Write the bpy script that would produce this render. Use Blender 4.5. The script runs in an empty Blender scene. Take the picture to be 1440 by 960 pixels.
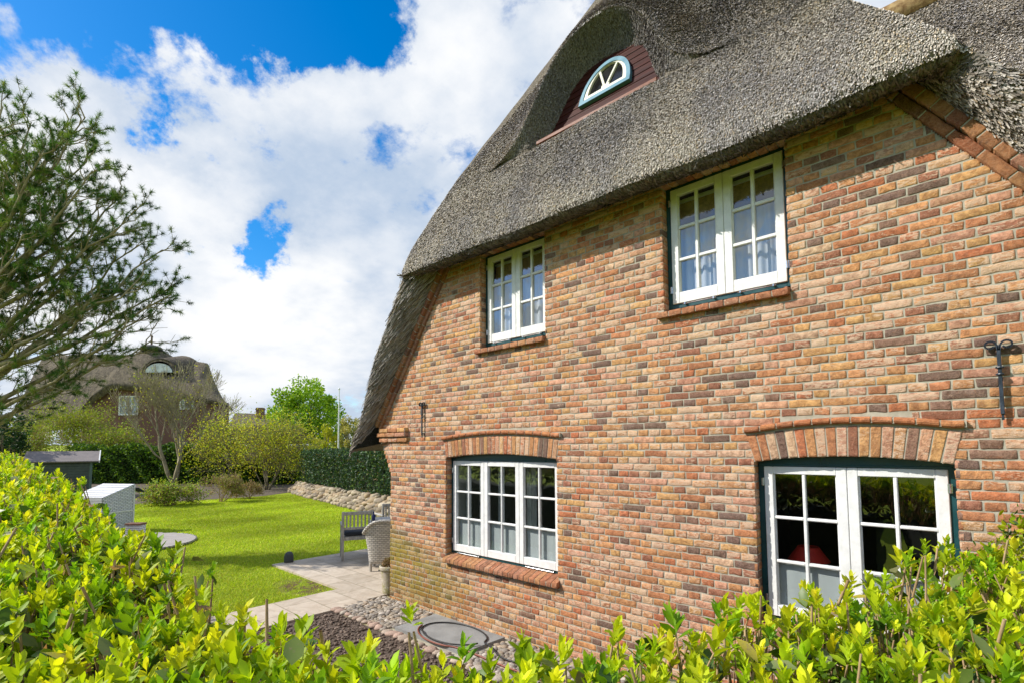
import bpy, math, random
import numpy as np
from mathutils import Vector, Matrix
rng = np.random.default_rng(7); random.seed(7)
SC = bpy.context.scene
COL = SC.collection
rad = math.radians

# ------------------------------------------------------------------ camera
F_PX, YAW, PITCH, ROLL, PPY = 712.99, .7491, .0638, -.0059, 583.8
CAMP = np.array([6.3326, -4.217, 2.1271])
Fv = np.array([-math.sin(YAW)*math.cos(PITCH), math.cos(YAW)*math.cos(PITCH), math.sin(PITCH)])
Rv = np.array([math.cos(YAW), math.sin(YAW), 0.]); Uv = np.cross(Rv, Fv)
Rv, Uv = Rv*math.cos(ROLL)+Uv*math.sin(ROLL), Uv*math.cos(ROLL)-Rv*math.sin(ROLL)
cam = bpy.data.cameras.new('camera'); camo = bpy.data.objects.new('camera', cam); COL.objects.link(camo)
M = Matrix.Identity(4)
for i in range(3):
    M[i][0], M[i][1], M[i][2], M[i][3] = Rv[i], Uv[i], -Fv[i], CAMP[i]
camo.matrix_world = M
cam.sensor_width = 36; cam.lens = F_PX/1440*36; cam.shift_y = (PPY-480)/1440; cam.clip_end = 3000; cam.clip_start = .02
SC.camera = camo
def ray(px, py): return Fv + Rv*(px-720)/F_PX - Uv*(py-PPY)/F_PX
def at(px, py, Z): return CAMP + ray(px, py)*Z
def on_z(px, py, z=0.):
    d = ray(px, py); return CAMP + d*((z-CAMP[2])/d[2])

# ------------------------------------------------------------------ light
SUN = np.array([-.60, -.66, .74]); SUN = SUN/np.linalg.norm(SUN)
EL = math.asin(SUN[2]); AZ = math.atan2(SUN[0], SUN[1])
sl = bpy.data.lights.new('sun', 'SUN'); sl.energy = 4.3; sl.angle = rad(.55); sl.color = (1, .95, .86)
so = bpy.data.objects.new('sun', sl); COL.objects.link(so)
so.rotation_euler = Vector(SUN).to_track_quat('Z', 'Y').to_euler(); so.location = (0, -20, 30)
SC.view_settings.view_transform = 'Standard'; SC.view_settings.look = 'None'
SC.view_settings.exposure = .40; SC.view_settings.gamma = 1
SC.cycles.max_bounces = 6; SC.cycles.transparent_max_bounces = 12
SC.cycles.diffuse_bounces = 3; SC.cycles.glossy_bounces = 3
SC.cycles.caustics_reflective = False; SC.cycles.caustics_refractive = False
SC.cycles.sample_clamp_indirect = 6

class NT:
    """small node-tree helper"""
    def __init__(s, tree): s.t = tree; s.n = tree.nodes; s.l = tree.links
    def add(s, typ, **kw):
        n = s.n.new(typ)
        ins = kw.pop('i', {})
        for k, v in kw.items(): setattr(n, k, v)
        for k, v in ins.items(): s.set(n, k, v)
        return n
    def set(s, n, k, v):
        if isinstance(v, bpy.types.NodeSocket): s.l.new(v, n.inputs[k])
        else: n.inputs[k].default_value = v
    def math(s, op, a, b=0., c=None, clamp=False):
        n = s.n.new('ShaderNodeMath'); n.operation = op; n.use_clamp = clamp
        s.set(n, 0, a); s.set(n, 1, b)
        if c is not None: s.set(n, 2, c)
        return n.outputs[0]
    def mix(s, f, a, b, mode='MIX'):
        n = s.n.new('ShaderNodeMix'); n.data_type = 'RGBA'; n.blend_type = mode
        for k, v in ((0, f), (6, a), (7, b)):
            if isinstance(v, tuple) and len(v) == 3: v = (*v, 1)
            s.set(n, k, v)
        return n.outputs[2]
    def ramp(s, f, stops):
        n = s.n.new('ShaderNodeValToRGB'); cr = n.color_ramp
        while len(cr.elements) < len(stops): cr.elements.new(.5)
        for e, (p, c) in zip(cr.elements, stops):
            e.position = p; e.color = (*c, 1) if len(c) == 3 else c
        s.set(n, 0, f); return n.outputs[0]
    def rng(s, v, a, b, c=0., d=1., smooth=True):
        n = s.n.new('ShaderNodeMapRange'); n.interpolation_type = 'SMOOTHSTEP' if smooth else 'LINEAR'
        s.set(n, 0, v); s.set(n, 1, a); s.set(n, 2, b); s.set(n, 3, c); s.set(n, 4, d); return n.outputs[0]
    def noise(s, vec, scale, detail=3., rough=.5, dist=0., out=0):
        n = s.add('ShaderNodeTexNoise', i={'Scale': scale, 'Detail': detail, 'Roughness': rough, 'Distortion': dist})
        if vec is not None: s.l.new(vec, n.inputs['Vector'])
        return n.outputs[out]
    def mapping(s, vec, scale=(1, 1, 1), rot=(0, 0, 0), loc=(0, 0, 0)):
        n = s.add('ShaderNodeMapping'); s.l.new(vec, n.inputs[0])
        n.inputs['Scale'].default_value = scale; n.inputs['Rotation'].default_value = rot; n.inputs['Location'].default_value = loc
        return n.outputs[0]
    def bump(s, h, strength, dist):
        return s.add('ShaderNodeBump', i={'Height': h, 'Strength': strength, 'Distance': dist}).outputs[0]

# world: clear blue sky with broken cumulus
W = bpy.data.worlds.new('World'); SC.world = W; W.use_nodes = True
T = NT(W.node_tree); T.n.clear()
sky = T.add('ShaderNodeTexSky', sky_type='NISHITA', sun_disc=False)
sky.sun_elevation = EL; sky.sun_rotation = AZ; sky.altitude = 0; sky.air_density = 1.; sky.dust_density = .4; sky.ozone_density = 3.
hs = T.add('ShaderNodeHueSaturation', i={'Saturation': 1.45, 'Value': 1., 'Color': sky.outputs[0]})
tc = T.add('ShaderNodeTexCoord').outputs['Generated']
sep = T.add('ShaderNodeSeparateXYZ', i={0: tc})
den = T.math('ADD', T.math('MAXIMUM', sep.outputs[2], 0.), .32)
cxyz = T.add('ShaderNodeCombineXYZ', i={0: T.math('DIVIDE', sep.outputs[0], den), 1: T.math('DIVIDE', sep.outputs[1], den), 2: .35})
pv = cxyz.outputs[0]
n1 = T.noise(pv, 2.2, 14., .60, .15)
n2 = T.noise(pv, 8.5, 10., .66, .1)
cov = T.math('ADD', T.math('MULTIPLY', n1, 1.25), T.math('MULTIPLY_ADD', n2, .60, -.335))
# clear patches and thick banks, placed by direction
wn = T.n.new('ShaderNodeTexNoise'); T.l.new(tc, wn.inputs['Vector']); wn.inputs['Scale'].default_value = 5.; wn.inputs['Detail'].default_value = 8.; wn.inputs['Roughness'].default_value = .62
wv_ = T.add('ShaderNodeVectorMath', operation='MULTIPLY_ADD', i={0: wn.outputs['Color']}); wv_.inputs[1].default_value = (.30, .30, .30); T.l.new(tc, wv_.inputs[2])
ws_ = T.add('ShaderNodeVectorMath', operation='SUBTRACT', i={0: wv_.outputs[0]}); ws_.inputs[1].default_value = (.15, .15, .15)
def blob(px, py, size, w):
    d = ray(px, py); d = d/np.linalg.norm(d)
    vd = T.add('ShaderNodeVectorMath', operation='DISTANCE', i={0: ws_.outputs[0]}); vd.inputs[1].default_value = tuple(d)
    q = T.math('DIVIDE', vd.outputs['Value'], size)
    e = T.math('POWER', 2.718, T.math('MULTIPLY', T.math('MULTIPLY', q, q), -1.))
    return T.math('MULTIPLY', e, w)
for b in ((100, 0, .14, -.30), (300, -20, .16, -.32), (420, 10, .10, -.26), (510, 25, .07, -.24), (20, 90, .10, -.16), (372, 362, .048, -.36), (345, 325, .045, -.22), (262, 200, .05, -.26), (238, 178, .035, -.2),
          (335, 238, .045, -.24), (215, 140, .04, -.18), (430, 405, .06, -.16), (625, 103, .025, -.2), (330, 445, .05, -.12), (195, 110, .04, -.12), (480, 180, .03, -.12), (380, 440, .05, -.1),
          (130, 135, .085, .26), (290, 160, .08, .24), (370, 100, .05, .20), (450, 110, .08, .24), (250, 120, .05, .15), (480, 190, .14, .16), (600, 60, .09, .16), (660, 200, .22, .10), (190, 270, .10, .20), (300, 300, .05, .16), (480, 330, .12, .04),
          (3, 40, .035, .22), (300, 520, .25, .10), (560, 480, .3, .16), (60, 500, .3, .1)):
    cov = T.math('ADD', cov, blob(*b))
mask = T.rng(cov, .46, .66)
thick = T.rng(cov, .62, 1.0)
shade_n = T.noise(T.mapping(pv, loc=(.12, .1, 0)), 2.1, 7., .55)
shade = T.rng(shade_n, .35, .66)
ccol = T.mix(shade, (.47, .58, .74), (1., 1., 1.))
ccol = T.mix(T.math('MULTIPLY', thick, .35), ccol, (1., 1., 1.))
hor = T.rng(sep.outputs[2], .0, .22)
ccol = T.mix(hor, T.mix(.35, ccol, (.66, .74, .86)), ccol)
b1 = T.add('ShaderNodeBackground', i={0: hs.outputs[0], 1: .150})
b2 = T.add('ShaderNodeBackground', i={0: ccol, 1: .80})
mx = T.add('ShaderNodeMixShader', i={0: mask, 1: b1.outputs[0], 2: b2.outputs[0]})
T.l.new(mx.outputs[0], T.add('ShaderNodeOutputWorld').inputs[0])
try: W.cycles.sampling_method = 'MANUAL'; W.cycles.sample_map_resolution = 1024
except Exception: pass

# ------------------------------------------------------------------ object helpers
def link(o, parent=None):
    COL.objects.link(o)
    if parent is not None: o.parent = parent
    return o
def tag(o, label=None, cat=None, group=None, kind=None):
    if label: o['label'] = label
    if cat: o['category'] = cat
    if group: o['group'] = group
    if kind: o['kind'] = kind
    return o
def empty(name, loc=(0, 0, 0), rz=0., label=None, cat=None, group=None):
    o = bpy.data.objects.new(name, None); o.location = loc; o.rotation_euler = (0, 0, rz); o.empty_display_size = .2
    link(o); return tag(o, label, cat, group)
def mk(name, V, F, mat, parent=None, col=None, smooth=False):
    V = np.asarray(V, dtype=np.float32).reshape(-1, 3)
    me = bpy.data.meshes.new(name)
    if isinstance(F, np.ndarray):
        n, k = F.shape
        me.vertices.add(len(V)); me.vertices.foreach_set('co', V.ravel())
        me.loops.add(n*k); me.loops.foreach_set('vertex_index', F.astype(np.int32).ravel())
        me.polygons.add(n); me.polygons.foreach_set('loop_start', np.arange(0, n*k, k, dtype=np.int32))
        try: me.polygons.foreach_set('loop_total', np.full(n, k, dtype=np.int32))
        except Exception: pass
        me.update(calc_edges=True)
    else:
        me.from_pydata(V.tolist(), [], F); me.update()
    if col is not None:
        c = np.asarray(col, dtype=np.float32)
        if c.shape[1] == 3: c = np.concatenate([c, np.zeros((len(c), 1), np.float32)], 1)
        a = me.color_attributes.new('col', 'FLOAT_COLOR', 'POINT'); a.data.foreach_set('color', c.ravel())
    if smooth: me.polygons.foreach_set('use_smooth', np.ones(len(me.polygons), dtype=bool))
    if mat is not None: me.materials.append(mat)
    return link(bpy.data.objects.new(name, me), parent)

class MB:
    """collects boxes, tubes and sheets of ONE part"""
    def __init__(s): s.v = []; s.f = []
    def quad(s, a, b, c, d):
        n = len(s.v); s.v += [tuple(a), tuple(b), tuple(c), tuple(d)]; s.f.append((n, n+1, n+2, n+3)); return s
    def box(s, x0, x1, y0, y1, z0, z1, bev=0.):
        return s.obox((( x0+x1)/2, (y0+y1)/2, (z0+z1)/2), ((x1-x0)/2, 0, 0), (0, (y1-y0)/2, 0), (0, 0, (z1-z0)/2), bev)
    def obox(s, c, a, b, d, bev=0.):
        """box from centre and three half vectors, with chamfered edges when bev > 0"""
        c, a, b, d = (np.array(q, float) for q in (c, a, b, d))
        n = len(s.v)
        la, lb, ld = (max(1e-9, np.linalg.norm(q)) for q in (a, b, d))
        bev = min(bev, la*.45, lb*.45, ld*.45)
        if bev <= 0:
            for i in (-1, 1):
                for j in (-1, 1):
                    for k in (-1, 1): s.v.append(tuple(c+i*a+j*b+k*d))
            for f in ((0, 1, 3, 2), (4, 6, 7, 5), (0, 4, 5, 1), (2, 3, 7, 6), (0, 2, 6, 4), (1, 5, 7, 3)): s.f.append(tuple(n+q for q in f))
            return s
        ia, ib, id_ = a*(1-bev/la), b*(1-bev/lb), d*(1-bev/ld)
        idx = {}
        for i in (-1, 1):
            for j in (-1, 1):
                for k in (-1, 1):
                    for ax in range(3):
                        p = c + i*(a if ax == 0 else ia) + j*(b if ax == 1 else ib) + k*(d if ax == 2 else id_)
                        idx[i, j, k, ax] = len(s.v); s.v.append(tuple(p))
        R = ((-1, -1), (1, -1), (1, 1), (-1, 1))
        for sg in (-1, 1):
            for ax in range(3):
                q = []
                for u, v in (R if sg > 0 else R[::-1]):
                    t = [0, 0, 0]; t[ax] = sg; t[(ax+1) % 3] = u; t[(ax+2) % 3] = v; q.append(idx[t[0], t[1], t[2], ax])
                s.f.append(tuple(q))
        for ax in range(3):
            o1, o2 = (ax+1) % 3, (ax+2) % 3
            for u in (-1, 1):
                for v in (-1, 1):
                    def g(w, fa):
                        t = [0, 0, 0]; t[ax] = w; t[o1] = u; t[o2] = v; return idx[t[0], t[1], t[2], fa]
                    q = [g(-1, o1), g(1, o1), g(1, o2), g(-1, o2)]
                    s.f.append(tuple(q if u*v < 0 else q[::-1]))
        for i in (-1, 1):
            for j in (-1, 1):
                for k in (-1, 1):
                    q = [idx[i, j, k, x] for x in range(3)]
                    s.f.append(tuple(q if i*j*k > 0 else q[::-1]))
        return s
    def tube(s, pts, r, k=8, closed=False, caps=True):
        P = [np.array(p, float) for p in pts]; n = len(P)
        rr = r if hasattr(r, '__len__') else [r]*n
        up = np.array([0, 0, 1.]); rings = []
        for i, p in enumerate(P):
            if closed: t = P[(i+1) % n]-P[i-1]
            else: t = P[min(i+1, n-1)]-P[max(i-1, 0)]
            t = t/max(1e-9, np.linalg.norm(t))
            a = np.cross(t, up)
            if np.linalg.norm(a) < .05: a = np.cross(t, [1., 0, 0])
            a /= np.linalg.norm(a); b = np.cross(a, t)
            rings.append(len(s.v))
            for j in range(k):
                th = 2*math.pi*j/k; s.v.append(tuple(p+rr[i]*(a*math.cos(th)+b*math.sin(th))))
        for i in range(n if closed else n-1):
            A, B = rings[i], rings[(i+1) % n]
            for j in range(k): s.f.append((A+j, A+(j+1) % k, B+(j+1) % k, B+j))
        if caps and not closed:
            s.f.append(tuple(rings[0]+j for j in range(k))[::-1]); s.f.append(tuple(rings[-1]+j for j in range(k)))
        return s
    def lathe(s, prof, c=(0, 0, 0), k=28):
        n0 = len(s.v)
        for r, z in prof:
            for j in range(k):
                th = 2*math.pi*j/k; s.v.append((c[0]+r*math.cos(th), c[1]+r*math.sin(th), c[2]+z))
        for i in range(len(prof)-1):
            for j in range(k): s.f.append((n0+i*k+j, n0+i*k+(j+1) % k, n0+(i+1)*k+(j+1) % k, n0+(i+1)*k+j))
        s.f.append(tuple(n0+j for j in range(k))[::-1]); s.f.append(tuple(n0+(len(prof)-1)*k+j for j in range(k)))
        return s
    def prism(s, pts, y0, y1):
        """outline in x,z pushed from y0 to y1"""
        n = len(s.v); k = len(pts)
        for y in (y0, y1):
            for p in pts: s.v.append((p[0], y, p[1]))
        s.f.append(tuple(range(n, n+k))); s.f.append(tuple(range(n+k, n+2*k))[::-1])
        for i in range(k): j = (i+1) % k; s.f.append((n+j, n+i, n+k+i, n+k+j))
        return s
    def build(s, name, mat, parent=None, smooth=False, label=None):
        o = mk(name, np.array(s.v), s.f, mat, parent, smooth=smooth)
        if label: o['label'] = label
        return o

# ------------------------------------------------------------------ materials
def new_mat(name):
    m = bpy.data.materials.new(name); m.use_nodes = True; t = NT(m.node_tree); t.n.clear()
    out = t.add('ShaderNodeOutputMaterial'); p = t.add('ShaderNodeBsdfPrincipled'); t.l.new(p.outputs[0], out.inputs[0])
    return m, t, p, out
def plain(name, c, rough=.6, var=.12, scale=8., bump=0., bscale=60., metal=0., spec=.5):
    m, t, p, out = new_mat(name)
    ob = t.add('ShaderNodeTexCoord').outputs['Object']
    n = t.noise(ob, scale, 5., .6)
    f = t.rng(n, .3, .7)
    a = tuple(x*(1-var) for x in c); b = tuple(min(1, x*(1+var)) for x in c)
    t.set(p, 'Base Color', t.mix(f, a, b)); t.set(p, 'Roughness', t.rng(n, .3, .7, max(0, rough-.08), min(1, rough+.08)))
    p.inputs['Metallic'].default_value = metal; p.inputs['Specular IOR Level'].default_value = spec
    if bump: t.set(p, 'Normal', t.bump(t.noise(ob, bscale, 4., .6), bump, .01))
    return m
def brick_mat():
    m, t, p, out = new_mat('handmade_brick')
    ob = t.add('ShaderNodeTexCoord').outputs['Object']
    at_ = t.add('ShaderNodeAttribute', attribute_name='col')
    n = t.noise(ob, 26., 6., .65, .6); nf = t.noise(ob, 140., 4., .65); nm = t.noise(t.mapping(ob, (13, 13, 40)), 1., 6., .75, 1.4)
    c = t.mix(t.rng(n, .32, .68), t.mix(1., at_.outputs['Color'], (.66, .55, .50), 'MULTIPLY'), t.mix(1., at_.outputs['Color'], (1.30, 1.26, 1.20), 'MULTIPLY'))
    cream = t.rng(t.math('ADD', nm, t.math('MULTIPLY', at_.outputs['Alpha'], .20)), .60, .70)
    c = t.mix(t.math('MULTIPLY', cream, .82), c, (.66, .47, .33))
    red = t.rng(t.noise(t.mapping(ob, (16, 16, 34), loc=(9, 1, 5)), 1., 5., .7, 1.5), .56, .70)
    c = t.mix(t.math('MULTIPLY', red, .40), c, (.40, .14, .06))
    dark = t.rng(t.noise(t.mapping(ob, (14, 14, 30), loc=(3, 7, 2)), 1., 3., .6, 1.), .62, .74)
    c = t.mix(t.math('MULTIPLY', dark, .45), c, (.12, .07, .06))
    c = t.mix(t.math('MULTIPLY', t.rng(nf, .35, .7), .30), c, (.5, .34, .22))
    # moss and algae staining low on the left corner
    s = t.add('ShaderNodeSeparateXYZ', i={0: ob})
    zz = t.math('ADD', s.outputs[2], t.math('MULTIPLY', s.outputs[0], .28))
    mm = t.math('MULTIPLY', t.rng(zz, 1.18, .75), t.rng(s.outputs[0], 2.3, .6))
    mm = t.math('MULTIPLY', mm, t.rng(s.outputs[2], -.1, .35))
    mm = t.math('MULTIPLY', mm, t.rng(t.noise(ob, 3.2, 6., .7), .30, .55))
    c = t.mix(t.math('MULTIPLY', mm, .85), c, (.26, .22, .03))
    low = t.math('MULTIPLY', t.rng(s.outputs[2], 1.5, .1), t.rng(s.outputs[0], 3.6, .8))
    c = t.mix(t.math('MULTIPLY', low, .42), c, t.mix(1., c, (.62, .58, .55), 'MULTIPLY'))
    t.set(p, 'Base Color', c); p.inputs['Roughness'].default_value = .86
    h = t.math('ADD', t.math('MULTIPLY', nf, .5), t.math('MULTIPLY', t.noise(ob, 50., 6., .7, .5), 1.))
    p.inputs['Specular IOR Level'].default_value = .15
    t.set(p, 'Normal', t.bump(h, 1., .009))
    return m
def mortar_mat():
    m, t, p, out = new_mat('lime_mortar')
    ob = t.add('ShaderNodeTexCoord').outputs['Object']
    n = t.noise(ob, 12., 6., .6)
    c = t.mix(t.rng(n, .3, .7), (.33, .30, .23), (.48, .44, .35))
    s = t.add('ShaderNodeSeparateXYZ', i={0: ob})
    zz = t.math('ADD', s.outputs[2], t.math('MULTIPLY', s.outputs[0], .28))
    mm = t.math('MULTIPLY', t.math('MULTIPLY', t.rng(zz, 1.18, .75), t.rng(s.outputs[0], 2.3, .6)), t.rng(t.noise(ob, 3.2, 6., .7), .36, .62))
    c = t.mix(t.math('MULTIPLY', mm, .6), c, (.27, .24, .06))
    t.set(p, 'Base Color', c); p.inputs['Roughness'].default_value = .95
    t.set(p, 'Normal', t.bump(t.noise(ob, 160., 4., .7), .8, .004))
    return m
def thatch_mat(name='reed_thatch', k=1.):
    m, t, p, out = new_mat(name)
    ob = t.add('ShaderNodeTexCoord').outputs['Object']
    n = t.noise(ob, 1.6, 6., .65); n2 = t.noise(t.mapping(ob, (70, 70, 34)), 1., 4., .75)
    a = tuple(q*k for q in (.11, .09, .07)); b = tuple(q*k for q in (.33, .285, .225))
    c = t.mix(t.rng(n2, .35, .66), a, b)
    c = t.mix(t.math('MULTIPLY', t.rng(n, .45, .7), .35), c, tuple(q*k for q in (.30, .26, .17)))
    c = t.mix(t.math('MULTIPLY', t.rng(t.noise(ob, 3.7, 5., .6), .58, .72), .3), c, tuple(q*k for q in (.13, .12, .06)))
    t.set(p, 'Base Color', c); p.inputs['Roughness'].default_value = .95; p.inputs['Specular IOR Level'].default_value = .15
    t.set(p, 'Normal', t.bump(n2, 1., .03))
    return m
def reed_mat():
    m, t, p, out = new_mat('reed_ends')
    ob = t.add('ShaderNodeTexCoord').outputs['Object']
    at_ = t.add('ShaderNodeAttribute', attribute_name='col')
    n = t.noise(ob, 1.3, 5., .6); 
    st_ = t.noise(t.mapping(ob, (2.6, .7, .7)), 1., 6., .7)
    n = t.math('ADD', t.math('MULTIPLY', n, .5), t.math('MULTIPLY', st_, .5))
    c = t.mix(t.rng(n, .40, .60), t.mix(1., at_.outputs['Color'], (.84, .83, .86), 'MULTIPLY'), t.mix(1., at_.outputs['Color'], (1.12, 1.08, 1.0), 'MULTIPLY'))
    g = t.rng(t.noise(t.mapping(ob, loc=(5, 2, 9)), 2.4, 6., .65), .56, .70)
    c = t.mix(t.math('MULTIPLY', g, .3), c, t.mix(1., c, (.80, .76, .55), 'MULTIPLY'))
    t.set(p, 'Base Color', c); p.inputs['Roughness'].default_value = .9; p.inputs['Specular IOR Level'].default_value = .2
    return m
def leaf_mat(name, trans=.35, rough=.5, spec=.35):
    m, t, p, out = new_mat(name)
    at_ = t.add('ShaderNodeAttribute', attribute_name='col')
    ob = t.add('ShaderNodeTexCoord').outputs['Object']
    c = t.mix(t.rng(t.noise(ob, 14., 3.), .3, .7), t.mix(1., at_.outputs['Color'], (.8, .85, .8), 'MULTIPLY'), t.mix(1., at_.outputs['Color'], (1.15, 1.1, 1.), 'MULTIPLY'))
    t.set(p, 'Base Color', c); p.inputs['Roughness'].default_value = rough; p.inputs['Specular IOR Level'].default_value = spec
    tr = t.add('ShaderNodeBsdfTranslucent', i={0: t.mix(1., c, (1.35, 1.3, .5), 'MULTIPLY')})
    mx = t.add('ShaderNodeMixShader', i={0: trans, 1: p.outputs[0], 2: tr.outputs[0]})
    t.l.new(mx.outputs[0], out.inputs[0])
    return m
def attr_mat(name, rough=.85, bump=.5, bscale=80.):
    m, t, p, out = new_mat(name)
    at_ = t.add('ShaderNodeAttribute', attribute_name='col')
    ob = t.add('ShaderNodeTexCoord').outputs['Object']
    n = t.noise(ob, bscale, 5., .65)
    c = t.mix(t.rng(n, .3, .7), t.mix(1., at_.outputs['Color'], (.72, .72, .72), 'MULTIPLY'), t.mix(1., at_.outputs['Color'], (1.2, 1.2, 1.2), 'MULTIPLY'))
    t.set(p, 'Base Color', c); p.inputs['Roughness'].default_value = rough
    t.set(p, 'Normal', t.bump(n, bump, .01))
    return m
def glass_mat():
    m, t, p, out = new_mat('window_glass')
    t.n.remove(p)
    ob = t.add('ShaderNodeTexCoord').outputs['Object']
    nr = t.bump(t.noise(ob, 5., 2.), .12, .01)
    lw = t.add('ShaderNodeLayerWeight', i={'Blend': .5, 'Normal': nr})
    f = t.math('MULTIPLY_ADD', t.math('POWER', lw.outputs['Facing'], 2.4), .85, .15, clamp=True)
    g = t.add('ShaderNodeBsdfGlossy', i={'Color': (.95, .97, 1, 1), 'Roughness': .0, 'Normal': nr})
    tr = t.add('ShaderNodeBsdfTransparent', i={0: (.95, .97, .96, 1)})
    mx = t.add('ShaderNodeMixShader', i={0: f, 1: tr.outputs[0], 2: g.outputs[0]})
    t.l.new(mx.outputs[0], out.inputs[0])
    return m
def wood_mat(name, c, c2, scale=(2, 30, 30), rough=.6, plank=0.):
    m, t, p, out = new_mat(name)
    ob = t.add('ShaderNodeTexCoord').outputs['Object']
    n = t.noise(t.mapping(ob, scale), 1., 6., .65, .4)
    t.set(p, 'Base Color', t.mix(t.rng(n, .3, .7), c, c2)); p.inputs['Roughness'].default_value = rough; p.inputs['Specular IOR Level'].default_value = .18
    t.set(p, 'Normal', t.bump(n, .4, .01))
    return m
M_brick = brick_mat(); M_mortar = mortar_mat(); M_thatch = thatch_mat(); M_reed = reed_mat(); M_glass = glass_mat()
M_white = plain('white_gloss_paint', (.78, .78, .765), .38, .07, 14., .2, 40.)
M_teal = plain('dark_teal_paint', (.010, .065, .075), .35, .15)
M_blue = plain('pale_blue_paint', (.095, .24, .33), .45, .1)
M_cream = plain('cream_paint', (.72, .70, .58), .45, .06)
M_red_wood = wood_mat('red_brown_boards', (.032, .008, .006), (.065, .015, .010), (3, 30, 30), .5)  # board colour darkened to include the shade inside the dormer opening
M_rail = wood_mat('orange_brown_sill', (.12, .035, .014), (.21, .06, .024), (3, 30, 30), .45)
M_iron = plain('black_blue_iron', (.022, .032, .05), .38, .3, 20., .3, 90., .0, .6)
M_steel = plain('bright_steel', (.6, .62, .65), .3, .1, 8., 0, 60, .9)
M_leaf = leaf_mat('fresh_leaf', .42, .52, .25)
M_leaf_dark = leaf_mat('old_leaf', .28, .42, .35)
def brown_leaf(m):
    t = NT(m.node_tree); p = [n for n in t.n if n.type == 'BSDF_PRINCIPLED'][0]; src = p.inputs['Base Color'].links[0].from_socket
    ob = t.add('ShaderNodeTexCoord').outputs['Object']; f = t.rng(t.noise(ob, 38., 5., .7), .56, .66)
    c = t.mix(t.math('MULTIPLY', f, .75), src, (.30, .20, .13)); t.set(p, 'Base Color', c)
brown_leaf(M_leaf_dark)
M_far_leaf = leaf_mat('distant_leaf', .3, .6, .2)
M_bark = wood_mat('grey_bark', (.13, .11, .07), (.28, .24, .16), (12, 12, 3), .9)
M_twig = wood_mat('tan_twig', (.28, .18, .09), (.50, .36, .21), (20, 20, 6), .75)
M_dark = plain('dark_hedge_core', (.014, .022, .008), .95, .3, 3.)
M_attr = attr_mat('stone_surface')

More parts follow.
